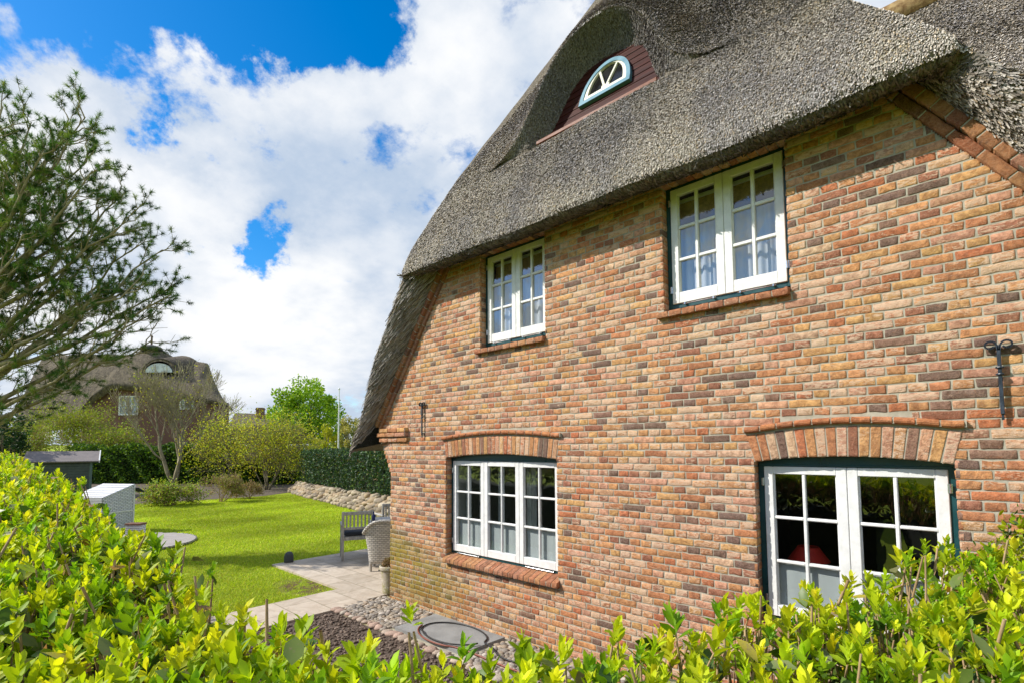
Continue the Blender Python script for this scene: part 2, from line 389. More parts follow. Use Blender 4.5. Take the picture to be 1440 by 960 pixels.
# ------------------------------------------------------------------ brickwork
def brick_cols(n, warm=0.):
    pal = np.array([(.44, .19, .09), (.50, .25, .11), (.55, .32, .13), (.44, .15, .07), (.52, .28, .19), (.30, .125, .08), (.16, .105, .09), (.60, .42, .28), (.54, .31, .19), (.22, .13, .10)])
    w = np.array([.20, .20, .15, .08, .14, .06, .075, .02, .05, .03]); w = w/w.sum()
    i = rng.choice(len(pal), n, p=w)
    c = pal[i]*rng.uniform(.84, 1.16, (n, 1))*rng.uniform(.97, 1.03, (n, 3))
    cream = np.where(np.isin(i, (6, 9)), rng.uniform(-1.2, .15, n), rng.uniform(-.45, 1.1, n))
    return np.concatenate([c, cream[:, None]], 1)
NX, NZ = 8, 4
def bricks(quads, O=(0, 0, 0), U=(1, 0, 0), V=(0, 0, 1), N=(0, -1, 0), depth=.02, cols=None, wob=1.):
    """handmade bricks: quads (n,4,2) in the U,V plane, each with wavy worn arrises; returns V,F,C"""
    q = np.asarray(quads, float); n = len(q)
    if cols is None: cols = brick_cols(n)
    O, U, V, N = (np.array(a, float) for a in (O, U, V, N))
    us = np.concatenate([[0, .018], np.linspace(.12, .88, NX-4), [.982, 1]]); vs = np.array([0, .07, .93, 1.])
    gu, gv = np.meshgrid(us, vs)  # (NZ,NX)
    # wobble of the long arrises
    ph = rng.uniform(0, 6.28, (n, 6)); am = rng.uniform(.2, 1., (n, 4))*.0030*wob
    uu = gu[None]; vv = np.broadcast_to(gv[None], (n, NZ, NX)).copy()
    L = np.linalg.norm(q[:, 1]-q[:, 0], axis=1); H = np.linalg.norm(q[:, 3]-q[:, 0], axis=1)
    def wv(k, fr): return np.sin(uu*fr*6.28*np.maximum(L, .05)[:, None, None]*8+ph[:, k, None, None])
    bot = am[:, 0, None, None]*(wv(0, .5)+.6*wv(1, 1.3)); top = am[:, 1, None, None]*(wv(2, .6)+.6*wv(3, 1.1))
    dv = bot*(1-vv)+top*vv
    du = (am[:, 2, None, None]*np.sin(vv*3+ph[:, 4, None, None])*(1-uu)+am[:, 3, None, None]*np.sin(vv*3+ph[:, 5, None, None])*uu)
    jit = rng.normal(0, .0008*wob, (n, NZ, NX)); dv = dv+jit
    q00, q10, q11, q01 = (q[:, i][:, None, None, :] for i in range(4))
    u_ = np.broadcast_to(uu, vv.shape)[..., None]; v_ = vv[..., None]
    P = q00*(1-u_)*(1-v_)+q10*u_*(1-v_)+q11*u_*v_+q01*(1-u_)*v_
    eu = (q[:, 1]-q[:, 0])/L[:, None]; ev = (q[:, 3]-q[:, 0])/H[:, None]
    P = P+eu[:, None, None, :]*du[..., None]+ev[:, None, None, :]*dv[..., None]
    # corner rounding
    edge = (gu == 0) | (gu == 1); edv = (gv == 0) | (gv == 1)
    cor = (edge & edv)[None, ..., None]
    cen = q.mean(1)[:, None, None, :]
    dirc = cen-P; dirc = dirc/np.linalg.norm(dirc, axis=-1, keepdims=True)
    P = np.where(cor, P+dirc*.0035, P)
    w = -rng.uniform(0, .0022, (n, 1, 1))*wob - np.where((edge | edv)[None], .0018, 0) - np.abs(rng.normal(0, .0009*wob, (n, NZ, NX)))
    X = O+P[..., 0:1]*U+P[..., 1:2]*V+w[..., None]*N
    ring = [(0, i) for i in range(NX)]+[(j, NX-1) for j in range(1, NZ)]+[(NZ-1, i) for i in range(NX-2, -1, -1)]+[(j, 0) for j in range(NZ-2, 0, -1)]
    ri = np.array([a*NX+b for a, b in ring]); m = NX*NZ; k = len(ring)
    X = X.reshape(n, m, 3); back = X[:, ri]-N*depth
    Vv = np.concatenate([X, back], 1); per = m+k
    fs = [[j*NX+i, j*NX+i+1, (j+1)*NX+i+1, (j+1)*NX+i] for j in range(NZ-1) for i in range(NX-1)]
    fs += [[ri[(i+1) % k], ri[i], m+i, m+(i+1) % k] for i in range(k)]
    fs = np.array(fs)
    if np.dot(np.cross(U, V), N) < 0: fs = fs[:, ::-1]
    Fq = (fs[None]+(np.arange(n)*per)[:, None, None]).reshape(-1, 4)
    C = np.repeat(cols, per, 0)
    return Vv.reshape(-1, 3), Fq, C
def merge(parts):
    off = 0; V, F, C = [], [], []
    for v, f, c in parts:
        V.append(v); F.append(f+off); C.append(c); off += len(v)
    return np.concatenate(V), np.concatenate(F), np.concatenate(C)
def rect_q(u0, u1, v0, v1): return [(u0, v0), (u1, v0), (u1, v1), (u0, v1)]

XC = 3.596; CP = .0625; Z00 = .039-CP
UW = [(1.888, 2.907), (4.285, 5.304)]; UZ = (3.37, 4.48)
LL = (1.241, 3.043); LR = (5.004, 6.188); LZ = .79
def arc(x, w, side, rise):
    m_, h = (w[0]+w[1])/2, (w[1]-w[0])/2
    return side+rise*(1-((x-m_)/h)**2)
def rake_x(z): return -.31+(z-2.323)*.752
def wall_left(z):
    if z < 1.80: return 0.
    if z < 2.20: return -.035*int((z-1.80)/CP+1)
    if z < 2.36: return -.27
    return rake_x(z)
def intervals(z, mortar=False):
    xl = wall_left(z); iv = [(xl, 2*XC-xl+.10*max(0, (z-2.4)/2.26))]
    def cut(a, b):
        nonlocal iv
        o = []
        for p, q in iv:
            if b <= p or a >= q: o.append((p, q)); continue
            if a > p: o.append((p, a))
            if b < q: o.append((b, q))
        iv = o
    for w in UW:
        if 3.27 < z < 3.335 and not mortar: cut(w[0]-.06, w[1]+.01)
        elif (3.33 if not mortar else 3.30) < z < (4.75 if not mortar else 4.50): cut(*w)
    for w in (LL, LR):
        if mortar:
            if z > LZ-.05 and z < 2.06:
                if z < 2.01: cut(*w)
                else:
                    h = (w[1]-w[0])/2*math.sqrt(max(0, 1-(z-2.01)/.05)); m_ = (w[0]+w[1])/2; cut(m_-h, m_+h)
        else:
            if .685 < z < .80: cut(w[0]-.01, w[1]+.03)
            elif .79 < z < 2.01: cut(*w)
            elif z < 2.285 and z >= 2.01:
                e = (z-2.01)*.13; cut(w[0]-e, w[1]+e)
                if z > 2.222: cut(w[0]-.07, w[1]+.07)
            elif z >= 2.285 and z < 2.36:
                r_ = (z-2.29)/.055
                if r_ < 1:
                    h = (w[1]-w[0])/2*math.sqrt(1-max(0, r_)); m_ = (w[0]+w[1])/2; cut(m_-h, m_+h)
    return iv

house = empty('thatched_brick_house', (0, 0, 0), label='large red brick house with grey thatched roof and white windows, filling the right', cat='house')
def build_wall():
    qs = []; row = 0
    while True:
        v0 = Z00+CP*row+.005; v1 = v0+CP-.0105; row_mid = (v0+v1)/2
        if row_mid > 4.70: break
        head = row % 2 == 0
        step = .11 if head else .22
        ph = .037 if head else (.037+.055+(.11 if (row//2) % 2 else 0))
        drift = rng.normal(0, .002)
        for a, b in intervals(row_mid):
            k0 = math.floor((a-ph)/step)
            x = ph+k0*step
            while x < b:
                p, q = max(x, a), min(x+step, b)
                j = .0052
                if q-p > .03:
                    pp = p+(j if p > a else .0)+rng.normal(0, .0012)*(p > a); qq = q-(j if q < b else .0)+rng.normal(0, .0012)*(q < b)
                    dz = rng.normal(0, .0010, 2)
                    qs.append([(pp+drift*(p > a), v0+dz[0]), (qq+drift*(q < b), v0+dz[1]), (qq+drift*(q < b), v1+dz[1]), (pp+drift*(p > a), v1+dz[0])])
                x += step
        row += 1
    parts = [bricks(qs)]
    # window reveals (bricks turning the corner)
    for w, z0, z1 in ((UW[0], 3.33, 4.50), (UW[1], 3.33, 4.50), (LL, .80, 2.01), (LR, .80, 2.01)):
        for row in range(90):
            v0 = Z00+CP*row+.005; v1 = v0+CP-.0105
            if v0 < z0-.03 or v1 > z1+.03: continue
            n = 2 if row % 2 else 1
            q = [rect_q(.002, .108, v0, v1)]
            parts.append(bricks(q, (w[0]-.001, 0, 0), (0, 1, 0), (0, 0, 1), (1, 0, 0)))
            parts.append(bricks(q, (w[1]+.001, 0, 0), (0, 1, 0), (0, 0, 1), (-1, 0, 0)))
    # left return of the wall
    q = []
    for row in range(37):
        v0 = Z00+CP*row+.005; v1 = v0+CP-.0105
        for k in range(3): q.append(rect_q(.002+k*.22, .212+k*.22, v0, v1))
    parts.append(bricks(q, (0, 0, 0), (0, 1, 0), (0, 0, 1), (-1, 0, 0)))
    V, F, C = merge(parts)
    w = mk('wall', V, F, M_brick, house, C)
    # mortar bed behind the bricks, with the openings left free
    m = MB(); z = -.3; dz = CP/4
    while z < 4.72:
        for a, b in intervals(z+dz/2, True): m.quad((a+.006, .0058, z), (b-.006, .0058, z), (b-.006, .0058, z+dz), (a+.006, .0058, z+dz))
        z += dz
    for w_, z0, z1 in ((UW[0], 3.30, 4.52), (UW[1], 3.30, 4.52), (LL, .74, 2.06), (LR, .74, 2.06)):
        m.quad((w_[0]-.008, .0075, z0), (w_[0]-.008, .13, z0), (w_[0]-.008, .13, z1), (w_[0]-.008, .0075, z1))
        m.quad((w_[1]+.008, .0075, z0), (w_[1]+.008, .13, z0), (w_[1]+.008, .13, z1), (w_[1]+.008, .0075, z1))
    m.quad((.008, .0075, -.3), (.008, 9, -.3), (.008, 9, 2.3), (.008, .0075, 2.3))
    m.quad((2*XC, .0075, -.3), (2*XC, 1.0, -.3), (2*XC, 1., 2.6), (2*XC, .0075, 2.6))
    m.build('mortar_bed', M_mortar, house)
build_wall()
def arch(w, n, rise=.05):
    m_, h = (w[0]+w[1])/2, (w[1]-w[0])/2
    qs = []
    for i in range(n):
        t0, t1 = i/n, (i+1)/n
        g = .055/n*1.0
        a0, a1 = w[0]-.0+(t0)*2*h, w[0]+t1*2*h
        sp = lambda t: (t-.5)*2*(.05 if h < .7 else .03)
        e = .0045
        bl = (a0+e, arc(a0, w, 2.008, rise)); br = (a1-e, arc(a1, w, 2.008, rise))
        tl = (a0+sp(t0)+e, arc(a0, w, 2.215, rise+.004)); tr = (a1+sp(t1)-e, arc(a1, w, 2.215, rise+.004))
        qs.append([bl, br, tr, tl])
    V, F, C = bricks(qs, (0, -.004, 0), depth=.10)
    o = mk('window_arch', V, F, M_brick, house, C)
    # projecting round-nosed band
    k = max(6, int(round((2*h+.12)/.118))); B = MB(); parts = []
    Vs, Fs, Cs = [], [], []
    cols = brick_cols(k); cols[:, :3] = cols[:, :3]*.25+np.array((.42, .15, .06))*.75; cols[:, 3] = -1
    for i in range(k):
        a0 = w[0]-.065+(2*h+.13)*i/k+.004; a1 = w[0]-.065+(2*h+.13)*(i+1)/k-.004
        pts = []; sec = [(.02, -.022), (-.020, -.024), (-.034, -.012), (-.038, 0), (-.034, .014), (-.018, .024), (.02, .026)]
        off = len(B.v)
        for x in (a0, a0+.003, (a0+a1)/2, a1-.003, a1):
            zc = arc(min(max(x, w[0]), w[1]), w, 2.258, rise+.004)
            sh = .90 if x in (a0, a1) else 1.
            for y, z in sec: B.v.append((x, y*sh if y < 0 else y, zc+z*sh))
        L = len(sec)
        for a in range(4):
            for b in range(L-1): B.f.append((off+a*L+b, off+(a+1)*L+b, off+(a+1)*L+b+1, off+a*L+b+1))
        B.f.append(tuple(off+b for b in range(L))); B.f.append(tuple(off+4*L+b for b in range(L))[::-1])
        Cs += [cols[i]]*(5*L)
    mk('band', np.array(B.v), B.f, M_brick, o, np.array(Cs))
    mm = MB()
    N_ = 24
    for i in range(N_):
        xa = w[0]+2*h*i/N_; xb = w[0]+2*h*(i+1)/N_
        mm.quad((xa, .002, arc(xa, w, 2.010, rise)), (xb, .002, arc(xb, w, 2.010, rise)), (xb, .002, arc(xb, w, 2.275, rise)), (xa, .002, arc(xa, w, 2.275, rise)))
        mm.quad((xa, .002, arc(xa, w, 2.010, rise)), (xb, .002, arc(xb, w, 2.010, rise)), (xb, .11, arc(xb, w, 2.010, rise)), (xa, .11, arc(xa, w, 2.010, rise)))
    for sx, x0 in ((-1, w[0]), (1, w[1])):
        mm.quad((x0, .002, 2.01), (x0, .002, 2.275), (x0+sx*.06, .002, 2.275), (x0, .002, 2.01))
    for i in range(k+1):
        x = w[0]-.065+(2*h+.13)*i/k; zc = arc(min(max(x, w[0]), w[1]), w, 2.258, rise+.004)
        mm.box(x-.006, x+.006, -.028, .01, zc-.019, zc+.019)
    mm.build('arch_joints', M_mortar, o)
arch(LL, 28); arch(LR, 19, .046)
# soldier lintels over the upper windows
for w in UW:
    n = 14; qs = [rect_q(w[0]-.02+(w[1]-w[0]+.04)*i/n+.004, w[0]-.02+(w[1]-w[0]+.04)*(i+1)/n-.004, 4.492, 4.71) for i in range(n)]
    V, F, C = bricks(qs, (0, -.006, 0), depth=.10); V2, F2, C2 = bricks([[(a[0][0], -.09), (a[1][0], -.09), (a[1][0], .0), (a[0][0], .0)] for a in qs], (0, 0, 4.4915), (1, 0, 0), (0, -1, 0), (0, 0, -1), .02, C[::NX*NZ+20][:n])
    V, F, C = merge([(V, F, C), (V2, F2, C2)])
    o = mk('lintel', V, F, M_brick, house, C)
    MB().box(w[0]-.02, w[1]+.02, .001, .09, 4.497, 4.71).build('lintel_joints', M_mortar, o)
# brick sills
def sill(x0, x1, z, n, dep, th, slope, front=-.055):
    U = (1, 0, 0); sn = math.hypot(dep, slope)
    Vd = np.array((0, dep, slope))/sn; Nn = np.cross((1, 0, 0), Vd)
    O = np.array((0, front, z))
    cols = brick_cols(n); cols[:, :3] = cols[:, :3]*.4+np.array((.33, .14, .08))*.6; cols[:, 3] = np.minimum(cols[:, 3], .2)
    W_ = (x1-x0)/n
    q = [rect_q(x0+W_*i+.004, x0+W_*(i+1)-.004, 0, sn) for i in range(n)]
    a = bricks(q, O, U, Vd, Nn, th*.9, cols)
    q2 = [rect_q(x0+W_*i+.004, x0+W_*(i+1)-.004, -th, -.001) for i in range(n)]
    b = bricks(q2, O, U, (0, 0, 1), (0, -1, 0), .05, cols)
    q3 = [[(.0, -th), (.055, -th), (.055, .0), (.0, -.001)]]
    c = bricks([[(.001, -th), (-front, -th), (-front, .0), (.001, .0)]], (x1-.004, front, z), (0, 1, 0), (0, 0, 1), (1, 0, 0), .02, cols[-1:])
    V, F, C = merge([a, b, c])
    o = mk('brick_sill', V, F, M_brick, house, C)
    j = MB(); j.prism([(0, 0)]*0+[(x0+.006, z-th+.004), (x1-.008, z-th+.004), (x1-.008, z-.005), (x0+.006, z-.005)], front+.006, .02)
    j.quad((x0+.006, front+.006, z-.006), (x1-.008, front+.006, z-.006), (x1-.008, front+dep, z+slope-.006), (x0+.006, front+dep, z+slope-.006))
    j.build('sill_joints', M_mortar, o)
sill(LL[0]-.005, LL[1]+.03, .745, 24, .16, .052, .055); sill(LR[0]-.03, LR[1]+.03, .745, 17, .16, .052, .055)
for w in UW: sill(w[0]-.06, w[1]+.005, 3.322, 9, .15, .052, .03, -.05)
# corbels at the springing and brick verges under the thatch
for s in (1, -1):
    X = (lambda x: x) if s == 1 else (lambda x: 2*XC-x)
    def rq(a, b, z0, z1):
        p, q = sorted((X(a), X(b))); return rect_q(p, q, z0, z1)
    L1 = [rq(-.30, -.08, 2.30, 2.355), rq(-.07, .15, 2.30, 2.355), rq(.16, .42, 2.30, 2.355), rq(-.24, -.02, 2.365, 2.42), rq(-.01, .21, 2.365, 2.42), rq(.22, .42, 2.365, 2.42)]
    L2 = [rq(-.27, -.05, 2.225, 2.285), rq(-.04, .18, 2.225, 2.285), rq(.19, .40, 2.225, 2.285)]
    a = bricks(L1, (0, -.055, 0), depth=.07); b = bricks(L2, (0, -.03, 0), depth=.04)
    e = bricks([rect_q(-.055, .0, 2.30, 2.42), rect_q(-.03, 0, 2.225, 2.285)], (X(.42), 0, 0), (0, 1, 0), (0, 0, 1), (s, 0, 0), .02)
    V, F, C = merge([a, b, e]); mk('corbel', V, F, M_brick, house, C)
    # verge bands
    A = np.array((X(rake_x(2.40)), 2.40)); B_ = np.array((X(rake_x(4.66))+(.10 if s == -1 else 0), 4.66)); L = np.linalg.norm(B_-A); d = (B_-A)/L; nr = np.array((-d[1], d[0]))*s
    for bi, (o0, o1, y, st, nm) in enumerate(((.0, .058, -.028, .215, 'verge_band'), (.066, .135, -.062, .118, 'verge_capping'))):
        n = int(L/st); qs = []
        for i in range(n):
            p = A+d*(L*i/n+.005); q = A+d*(L*(i+1)/n-.005)
            r_ = [p+nr*o0, q+nr*o0, q+nr*o1, p+nr*o1]
            if s == -1: r_ = [r_[1], r_[0], r_[3], r_[2]]
            qs.append([tuple(k) for k in r_])
        c = brick_cols(n); c[:, :3] = (c[:, :3]*.6+np.array((.22, .07, .035))*.4)*.8; c[:, 3] = -1  # brown-red verge bricks, darkened further to carry the shade beneath the thatch
        V, F, C = bricks(qs, (0, y, 0), depth=.08+(-y), cols=c); o = mk(nm, V, F, M_brick, house, C)
        j = MB(); p0, p1 = A+nr*(o0+.003), B_+nr*(o0+.003); p2, p3 = B_+nr*(o1-.003), A+nr*(o1-.003)
        j.prism([tuple(p0), tuple(p1), tuple(p2), tuple(p3)], y+.006, .01); j.build('band_joints', M_mortar, o)

# ------------------------------------------------------------------ wall anchors
def spiral(cx, cz, r0, turns, sgn, y, n=16):
    return [(cx+sgn*(r0*(1-.55*i/n))*math.cos(math.pi/2*1.0-sgn*0+(-1)*(turns*2*math.pi*i/n))*1.0, y, cz+(r0*(1-.55*i/n))*math.sin(math.pi/2-(turns*2*math.pi*i/n))) for i in range(n+1)]
for sx, nm in ((-1, 'l'), (1, 'r')):
    x = XC+sx*2.825; zt, zb = 2.745, 2.31; y = -.028
    m = MB(); h = .0095
    m.obox((x, y, (zt-.02+zb)/2), (h, 0, 0), (0, h, 0), (0, 0, (zt-.02-zb)/2), .003)
    for zc in (zt-.155, zt-.195): m.lathe([(.010, -.008), (.019, -.005), (.021, 0), (.019, .005), (.010, .008)], (x, y, zc), 12)
    m.obox((x, y+.003, zb-.012), (.006, 0, 0), (0, .005, 0), (0, 0, .022))
    m.obox((x, 0, zt-.175), (.006, 0, 0), (0, .03, 0), (0, 0, .006)); m.obox((x, 0, zb+.02), (.006, 0, 0), (0, .03, 0), (0, 0, .006))
    for s in (-1, 1):
        pts = [(x+s*.004, y, zt-.05), (x+s*.008, y, zt-.022)]
        for i in range(15):
            a = math.pi*.9-i/14*math.pi*1.75; rr = .027*(1-.022*i)
            pts.append((x+s*(.037+rr*math.cos(a)), y, zt-.02+rr*math.sin(a)*.95))
        for a_, b_ in zip(pts[:-1], pts[1:]):
            a_, b_ = np.array(a_), np.array(b_); dd = b_-a_; l = np.linalg.norm(dd); dd /= l; nn = np.array((-dd[2], 0, dd[0]))
            m.obox((a_+b_)/2, dd*(l/2+.002), (0, h, 0), nn*.0045)
    m.build('wall_anchor', M_iron, house, label='black wrought iron wall anchor with two curled ends')

# ------------------------------------------------------------------ windows
def windows(w, z0, z1, ns, arched, stile=.062, bot=.085, top=.058, mul=.024, hinges=True, upper=False):
    x0, x1 = w
    fr = MB(); y0 = .103
    fw = .042
    ft = z1+.002
    fr.box(x0-.006, x0+fw, y0, .17, z0-.04, ft+.06, .003); fr.box(x1-fw, x1+.006, y0, .17, z0-.04, ft+.06, .003)
    fr.box(x0+fw, x1-fw, y0+.002, .17, z0-.042, z0+.01, .003)
    if arched:
        n = 20; pts = [(x0, ft-.012)]+[(x0+(x1-x0)*i/n, arc(x0+(x1-x0)*i/n, w, 2.03, .05)) for i in range(n+1)]+[(x1, ft-.012)]
        fr.prism(pts[::-1], y0-.004, .17); fr.box(x0+.01, x1-.01, y0-.016, y0-.002, ft+.004, ft+.018, .003)
    else: fr.box(x0+fw, x1-fw, y0+.002, .17, ft-.012, ft+.06, .003)
    win = fr.build('window', M_teal, house)
    xs = np.linspace(x0+.040, x1-.034, ns+1)
    for k in range(ns):
        a, b = xs[k]+.0015, xs[k+1]-.0015; ys, yd = .088, .130
        s = MB(); bv = .004
        s.box(a, a+stile, ys, yd, z0, z1, bv); s.box(b-stile, b, ys, yd, z0, z1, bv)
        s.box(a+stile, b-stile, ys+.0015, yd, z1-top, z1, bv); s.box(a+stile, b-stile, ys+.0015, yd, z0, z0+bot, bv)
        gx0, gx1, gz0, gz1 = a+stile, b-stile, z0+bot, z1-top; cx = (gx0+gx1)/2
        s.box(cx-mul/2, cx+mul/2, ys+.004, yd-.006, gz0, gz1, .007)
        for r in (1, 2):
            zc = gz0+(gz1-gz0)*r/3
            s.box(gx0, cx-mul/2, ys+.006, yd-.008, zc-mul/2, zc+mul/2, .007); s.box(cx+mul/2, gx1, ys+.006, yd-.008, zc-mul/2, zc+mul/2, .007)
        # putty bevels round the glass
        for (p, q) in ((gx0, 1), (gx1, -1)): s.prism([(p-.001, gz0), (p+q*.009, gz0), (p+q*.009, gz1), (p-.001, gz1)], ys+.018, yd-.008)
        s.build('sash', M_white, win)
        g = MB()
        for i in range(2):
            for r in range(3):
                ax, bx = (gx0, cx) if i == 0 else (cx, gx1)
                az, bz = gz0+(gz1-gz0)*r/3, gz0+(gz1-gz0)*(r+1)/3
                tl = rng.normal(0, .0006, 4)
                g.quad((ax, .116+tl[0], az), (bx, .116+tl[1], az), (bx, .116+tl[2], bz), (ax, .116+tl[3], bz))
        g.build('pane', M_glass, win)
    if hinges:
        for sx in (x0+.034, x1-.030):
            for zc in (z0+.13, z1-.12):
                h = MB(); h.tube([(sx, .082, zc-.03), (sx, .082, zc+.03)], .006, 8); h.box(sx-.012, sx+.012, .0865, .089, zc-.03, zc+.03); h.build('hinge', M_steel, win)
    for k in range(ns):
        a, b = xs[k]+.1, xs[k+1]-.08
        if not upper and k == 1 and ns == 3: continue
        st = MB()
        st.tube([(a, .078, z0-.014), (b, .078, z0-.014)], .004, 6)
        for x in (a+.02, b-.02): st.box(x-.006, x+.006, .070, .104, z0-.022, z0-.004, .001)
        st.build('stay_bar', M_steel, win)
    return win
winUL = windows(UW[0], 3.408, 4.466, 2, False, stile=.066, bot=.10, top=.066, mul=.03, upper=True)
winUR = windows(UW[1], 3.408, 4.466, 2, False, stile=.066, bot=.10, top=.066, mul=.03, upper=True)
winLL = windows(LL, .827, 1.968, 3, True, stile=.060)
winLR = windows(LR, .827, 1.972, 2, True, stile=.064)
# curtains, blinds, reveals inside
M_net = plain('net_curtain', (.62, .70, .74), .8, .06, 5.)
def net_mat(name, c, a):
    m, t, p, out = new_mat(name)
    ob = t.add('ShaderNodeTexCoord').outputs['Object']
    w1 = t.add('ShaderNodeTexWave', bands_direction='Z', i={'Scale': 60., 'Vector': ob})
    t.set(p, 'Base Color', t.mix(w1.outputs['Fac'], tuple(q*.86 for q in c), c)); p.inputs['Roughness'].default_value = .9
    tl = t.add('ShaderNodeBsdfTranslucent', i={0: (*c, 1)}); tr = t.add('ShaderNodeBsdfTransparent')
    m1 = t.add('ShaderNodeMixShader', i={0: .35, 1: p.outputs[0], 2: tl.outputs[0]})
    m2 = t.add('ShaderNodeMixShader', i={0: a, 1: tr.outputs[0], 2: m1.outputs[0]}); t.l.new(m2.outputs[0], out.inputs[0])
    return m
M_lace = net_mat('lace', (.84, .88, .96), .94); M_cafe = net_mat('cafe_net', (.84, .92, .94), 1.)
M_wicker_blind = plain('woven_blind', (.42, .30, .10), .8, .25, 40., .4, 200.)
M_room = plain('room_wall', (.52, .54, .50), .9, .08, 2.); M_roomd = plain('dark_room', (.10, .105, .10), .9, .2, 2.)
def pleated(name, x0, x1, z0, z1, y, mat, parent, amp=.012, n=90, scallop=0., freq=70.):
    m = MB(); r0 = rng.uniform(0, 6)
    for i in range(n+1):
        x = x0+(x1-x0)*i/n; yy = y+amp*math.sin(freq*x+r0+1.2*math.sin(11*x)); zt = z1+scallop*abs(math.sin(x*28))
        m.v += [(x, yy, z0), (x, yy, (z0+z1)/2), (x, yy*1.0, zt)]
        if i:
            a = (i-1)*3
            m.f += [(a, a+3, a+4, a+1), (a+1, a+4, a+5, a+2)]
    return m.build(name, mat, parent, smooth=True)
pleated('lace_curtain', UW[0][0]+.05, UW[0][1]-.05, 3.5, 4.13, .20, M_lace, winUL, scallop=.02)
pleated('lace_curtain', UW[1][0]+.05, UW[1][1]-.05, 3.5, 4.13, .20, M_lace, winUR, scallop=.02)
for wn, w in ((winUL, UW[0]), (winUR, UW[1])):
    b = MB(); b.box(w[0]+.04, w[1]-.04, .24, .25, 4.24, 4.385); b.build('woven_blind', M_wicker_blind, wn)
    b = MB(); b.box(w[0]+.04, w[1]-.04, .225, .26, 4.385, 4.42, .004); b.build('blind_rail', M_white, wn)
for wn, w, nn in ((winLL, LL, 3), (winLR, LR, 2)):
    xs = np.linspace(w[0]+.04, w[1]-.034, nn+1)
    for k in range(nn): pleated('cafe_curtain', xs[k]+.06, xs[k+1]-.05, .88, 1.235, .15, M_cafe, wn, amp=.002, freq=40)
# hanging side curtains in the lower left window
for x0 in (1.33, 1.62, 1.92, 2.42): pleated('side_curtain', x0, x0+.13, .9, 1.93, .26, plain('grey_curtain', (.36, .40, .40), .85, .08), winLL, amp=.02, freq=90, n=40)
# rooms behind the glass: walls, ceilings, floors
rm = MB()
def room(m, x0, x1, y0, y1, z0, z1, wins, mat, nm):
    b = MB()
    b.quad((x0, y1, z0), (x1, y1, z0), (x1, y1, z1), (x0, y1, z1)); b.quad((x0, y0, z0), (x0, y1, z0), (x0, y1, z1), (x0, y0, z1)); b.quad((x1, y0, z0), (x1, y1, z0), (x1, y1, z1), (x1, y0, z1))
    b.quad((x0, y0, z0), (x1, y0, z0), (x1, y1, z0), (x0, y1, z0)); b.quad((x0, y0, z1), (x1, y0, z1), (x1, y1, z1), (x0, y1, z1))
    xs = sorted([x0]+[q for w in wins for q in w[:2]]+[x1])
    for i in range(0, len(xs), 2): b.quad((xs[i], y0, z0), (xs[i+1], y0, z0), (xs[i+1], y0, z1), (xs[i], y0, z1))
    for w in wins:
        b.quad((w[0], y0, z0), (w[1], y0, z0), (w[1], y0, w[2]), (w[0], y0, w[2])); b.quad((w[0], y0, w[3]), (w[1], y0, w[3]), (w[1], y0, z1), (w[0], y0, z1))
        for x in w[:2]: b.quad((x, .17, w[2]), (x, y0, w[2]), (x, y0, w[3]), (x, .17, w[3]))
        for z in w[2:]: b.quad((w[0], .17, z), (w[1], .17, z), (w[1], y0, z), (w[0], y0, z))
    b.build(nm, mat, house)
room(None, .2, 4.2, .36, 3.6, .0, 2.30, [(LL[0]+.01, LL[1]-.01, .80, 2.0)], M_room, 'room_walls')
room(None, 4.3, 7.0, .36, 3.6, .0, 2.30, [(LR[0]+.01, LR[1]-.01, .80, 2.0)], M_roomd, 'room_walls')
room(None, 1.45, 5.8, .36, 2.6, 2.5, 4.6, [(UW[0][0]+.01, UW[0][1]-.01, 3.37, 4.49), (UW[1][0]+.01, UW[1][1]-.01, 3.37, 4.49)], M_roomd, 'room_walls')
# white cabinet with a mirror frame seen through the lower left window
cab = MB(); cab.box(1.5, 2.1, 2.6, 3.1, 0, 1.42, .01); cab.box(1.46, 2.14, 2.56, 3.14, 1.42, 1.46, .01)
co = cab.build('white_cabinet', M_white); tag(co, 'white cabinet standing in the room behind the three-part lower window', 'cabinet')
# red table lamp inside the lower right window
p = at(1137, 778, 1.); d_ = p-CAMP; p = CAMP+d_*((.62-CAMP[1])/d_[1])
lamp = empty('table_lamp', (p[0], p[1], p[2]-.30), label='table lamp with a red shade behind the lower right window', cat='lamp')
M_redshade = plain('red_lamp_shade', (.75, .04, .03), .55, .1, 6.)
MB().lathe([(.155, .25), (.150, .25), (.075, .36), (.073, .36), (.078, .362), (.157, .249)]).build('lamp_shade', M_redshade, lamp)
MB().lathe([(.07, 0), (.07, .012), (.02, .03), (.03, .08), (.035, .13), (.012, .2), (.01, .3)]).build('lamp_base', M_steel, lamp)
tb = MB(); 
tx, ty, tz = p[0], p[1], p[2]-.30
tab = empty('side_table', (tx, ty, 0), label='small dark table carrying the red-shaded lamp indoors', cat='table')
MB().box(-.25, .25, -.16, .25, tz-.03, tz-.001, .005).build('table_top', M_red_wood, tab)
for sx in (-.21, .21):
    for sy in (-.12, .21): MB().box(sx-.02, sx+.02, sy-.02, sy+.02, .002, tz-.03, .003).build('leg', M_red_wood, tab)

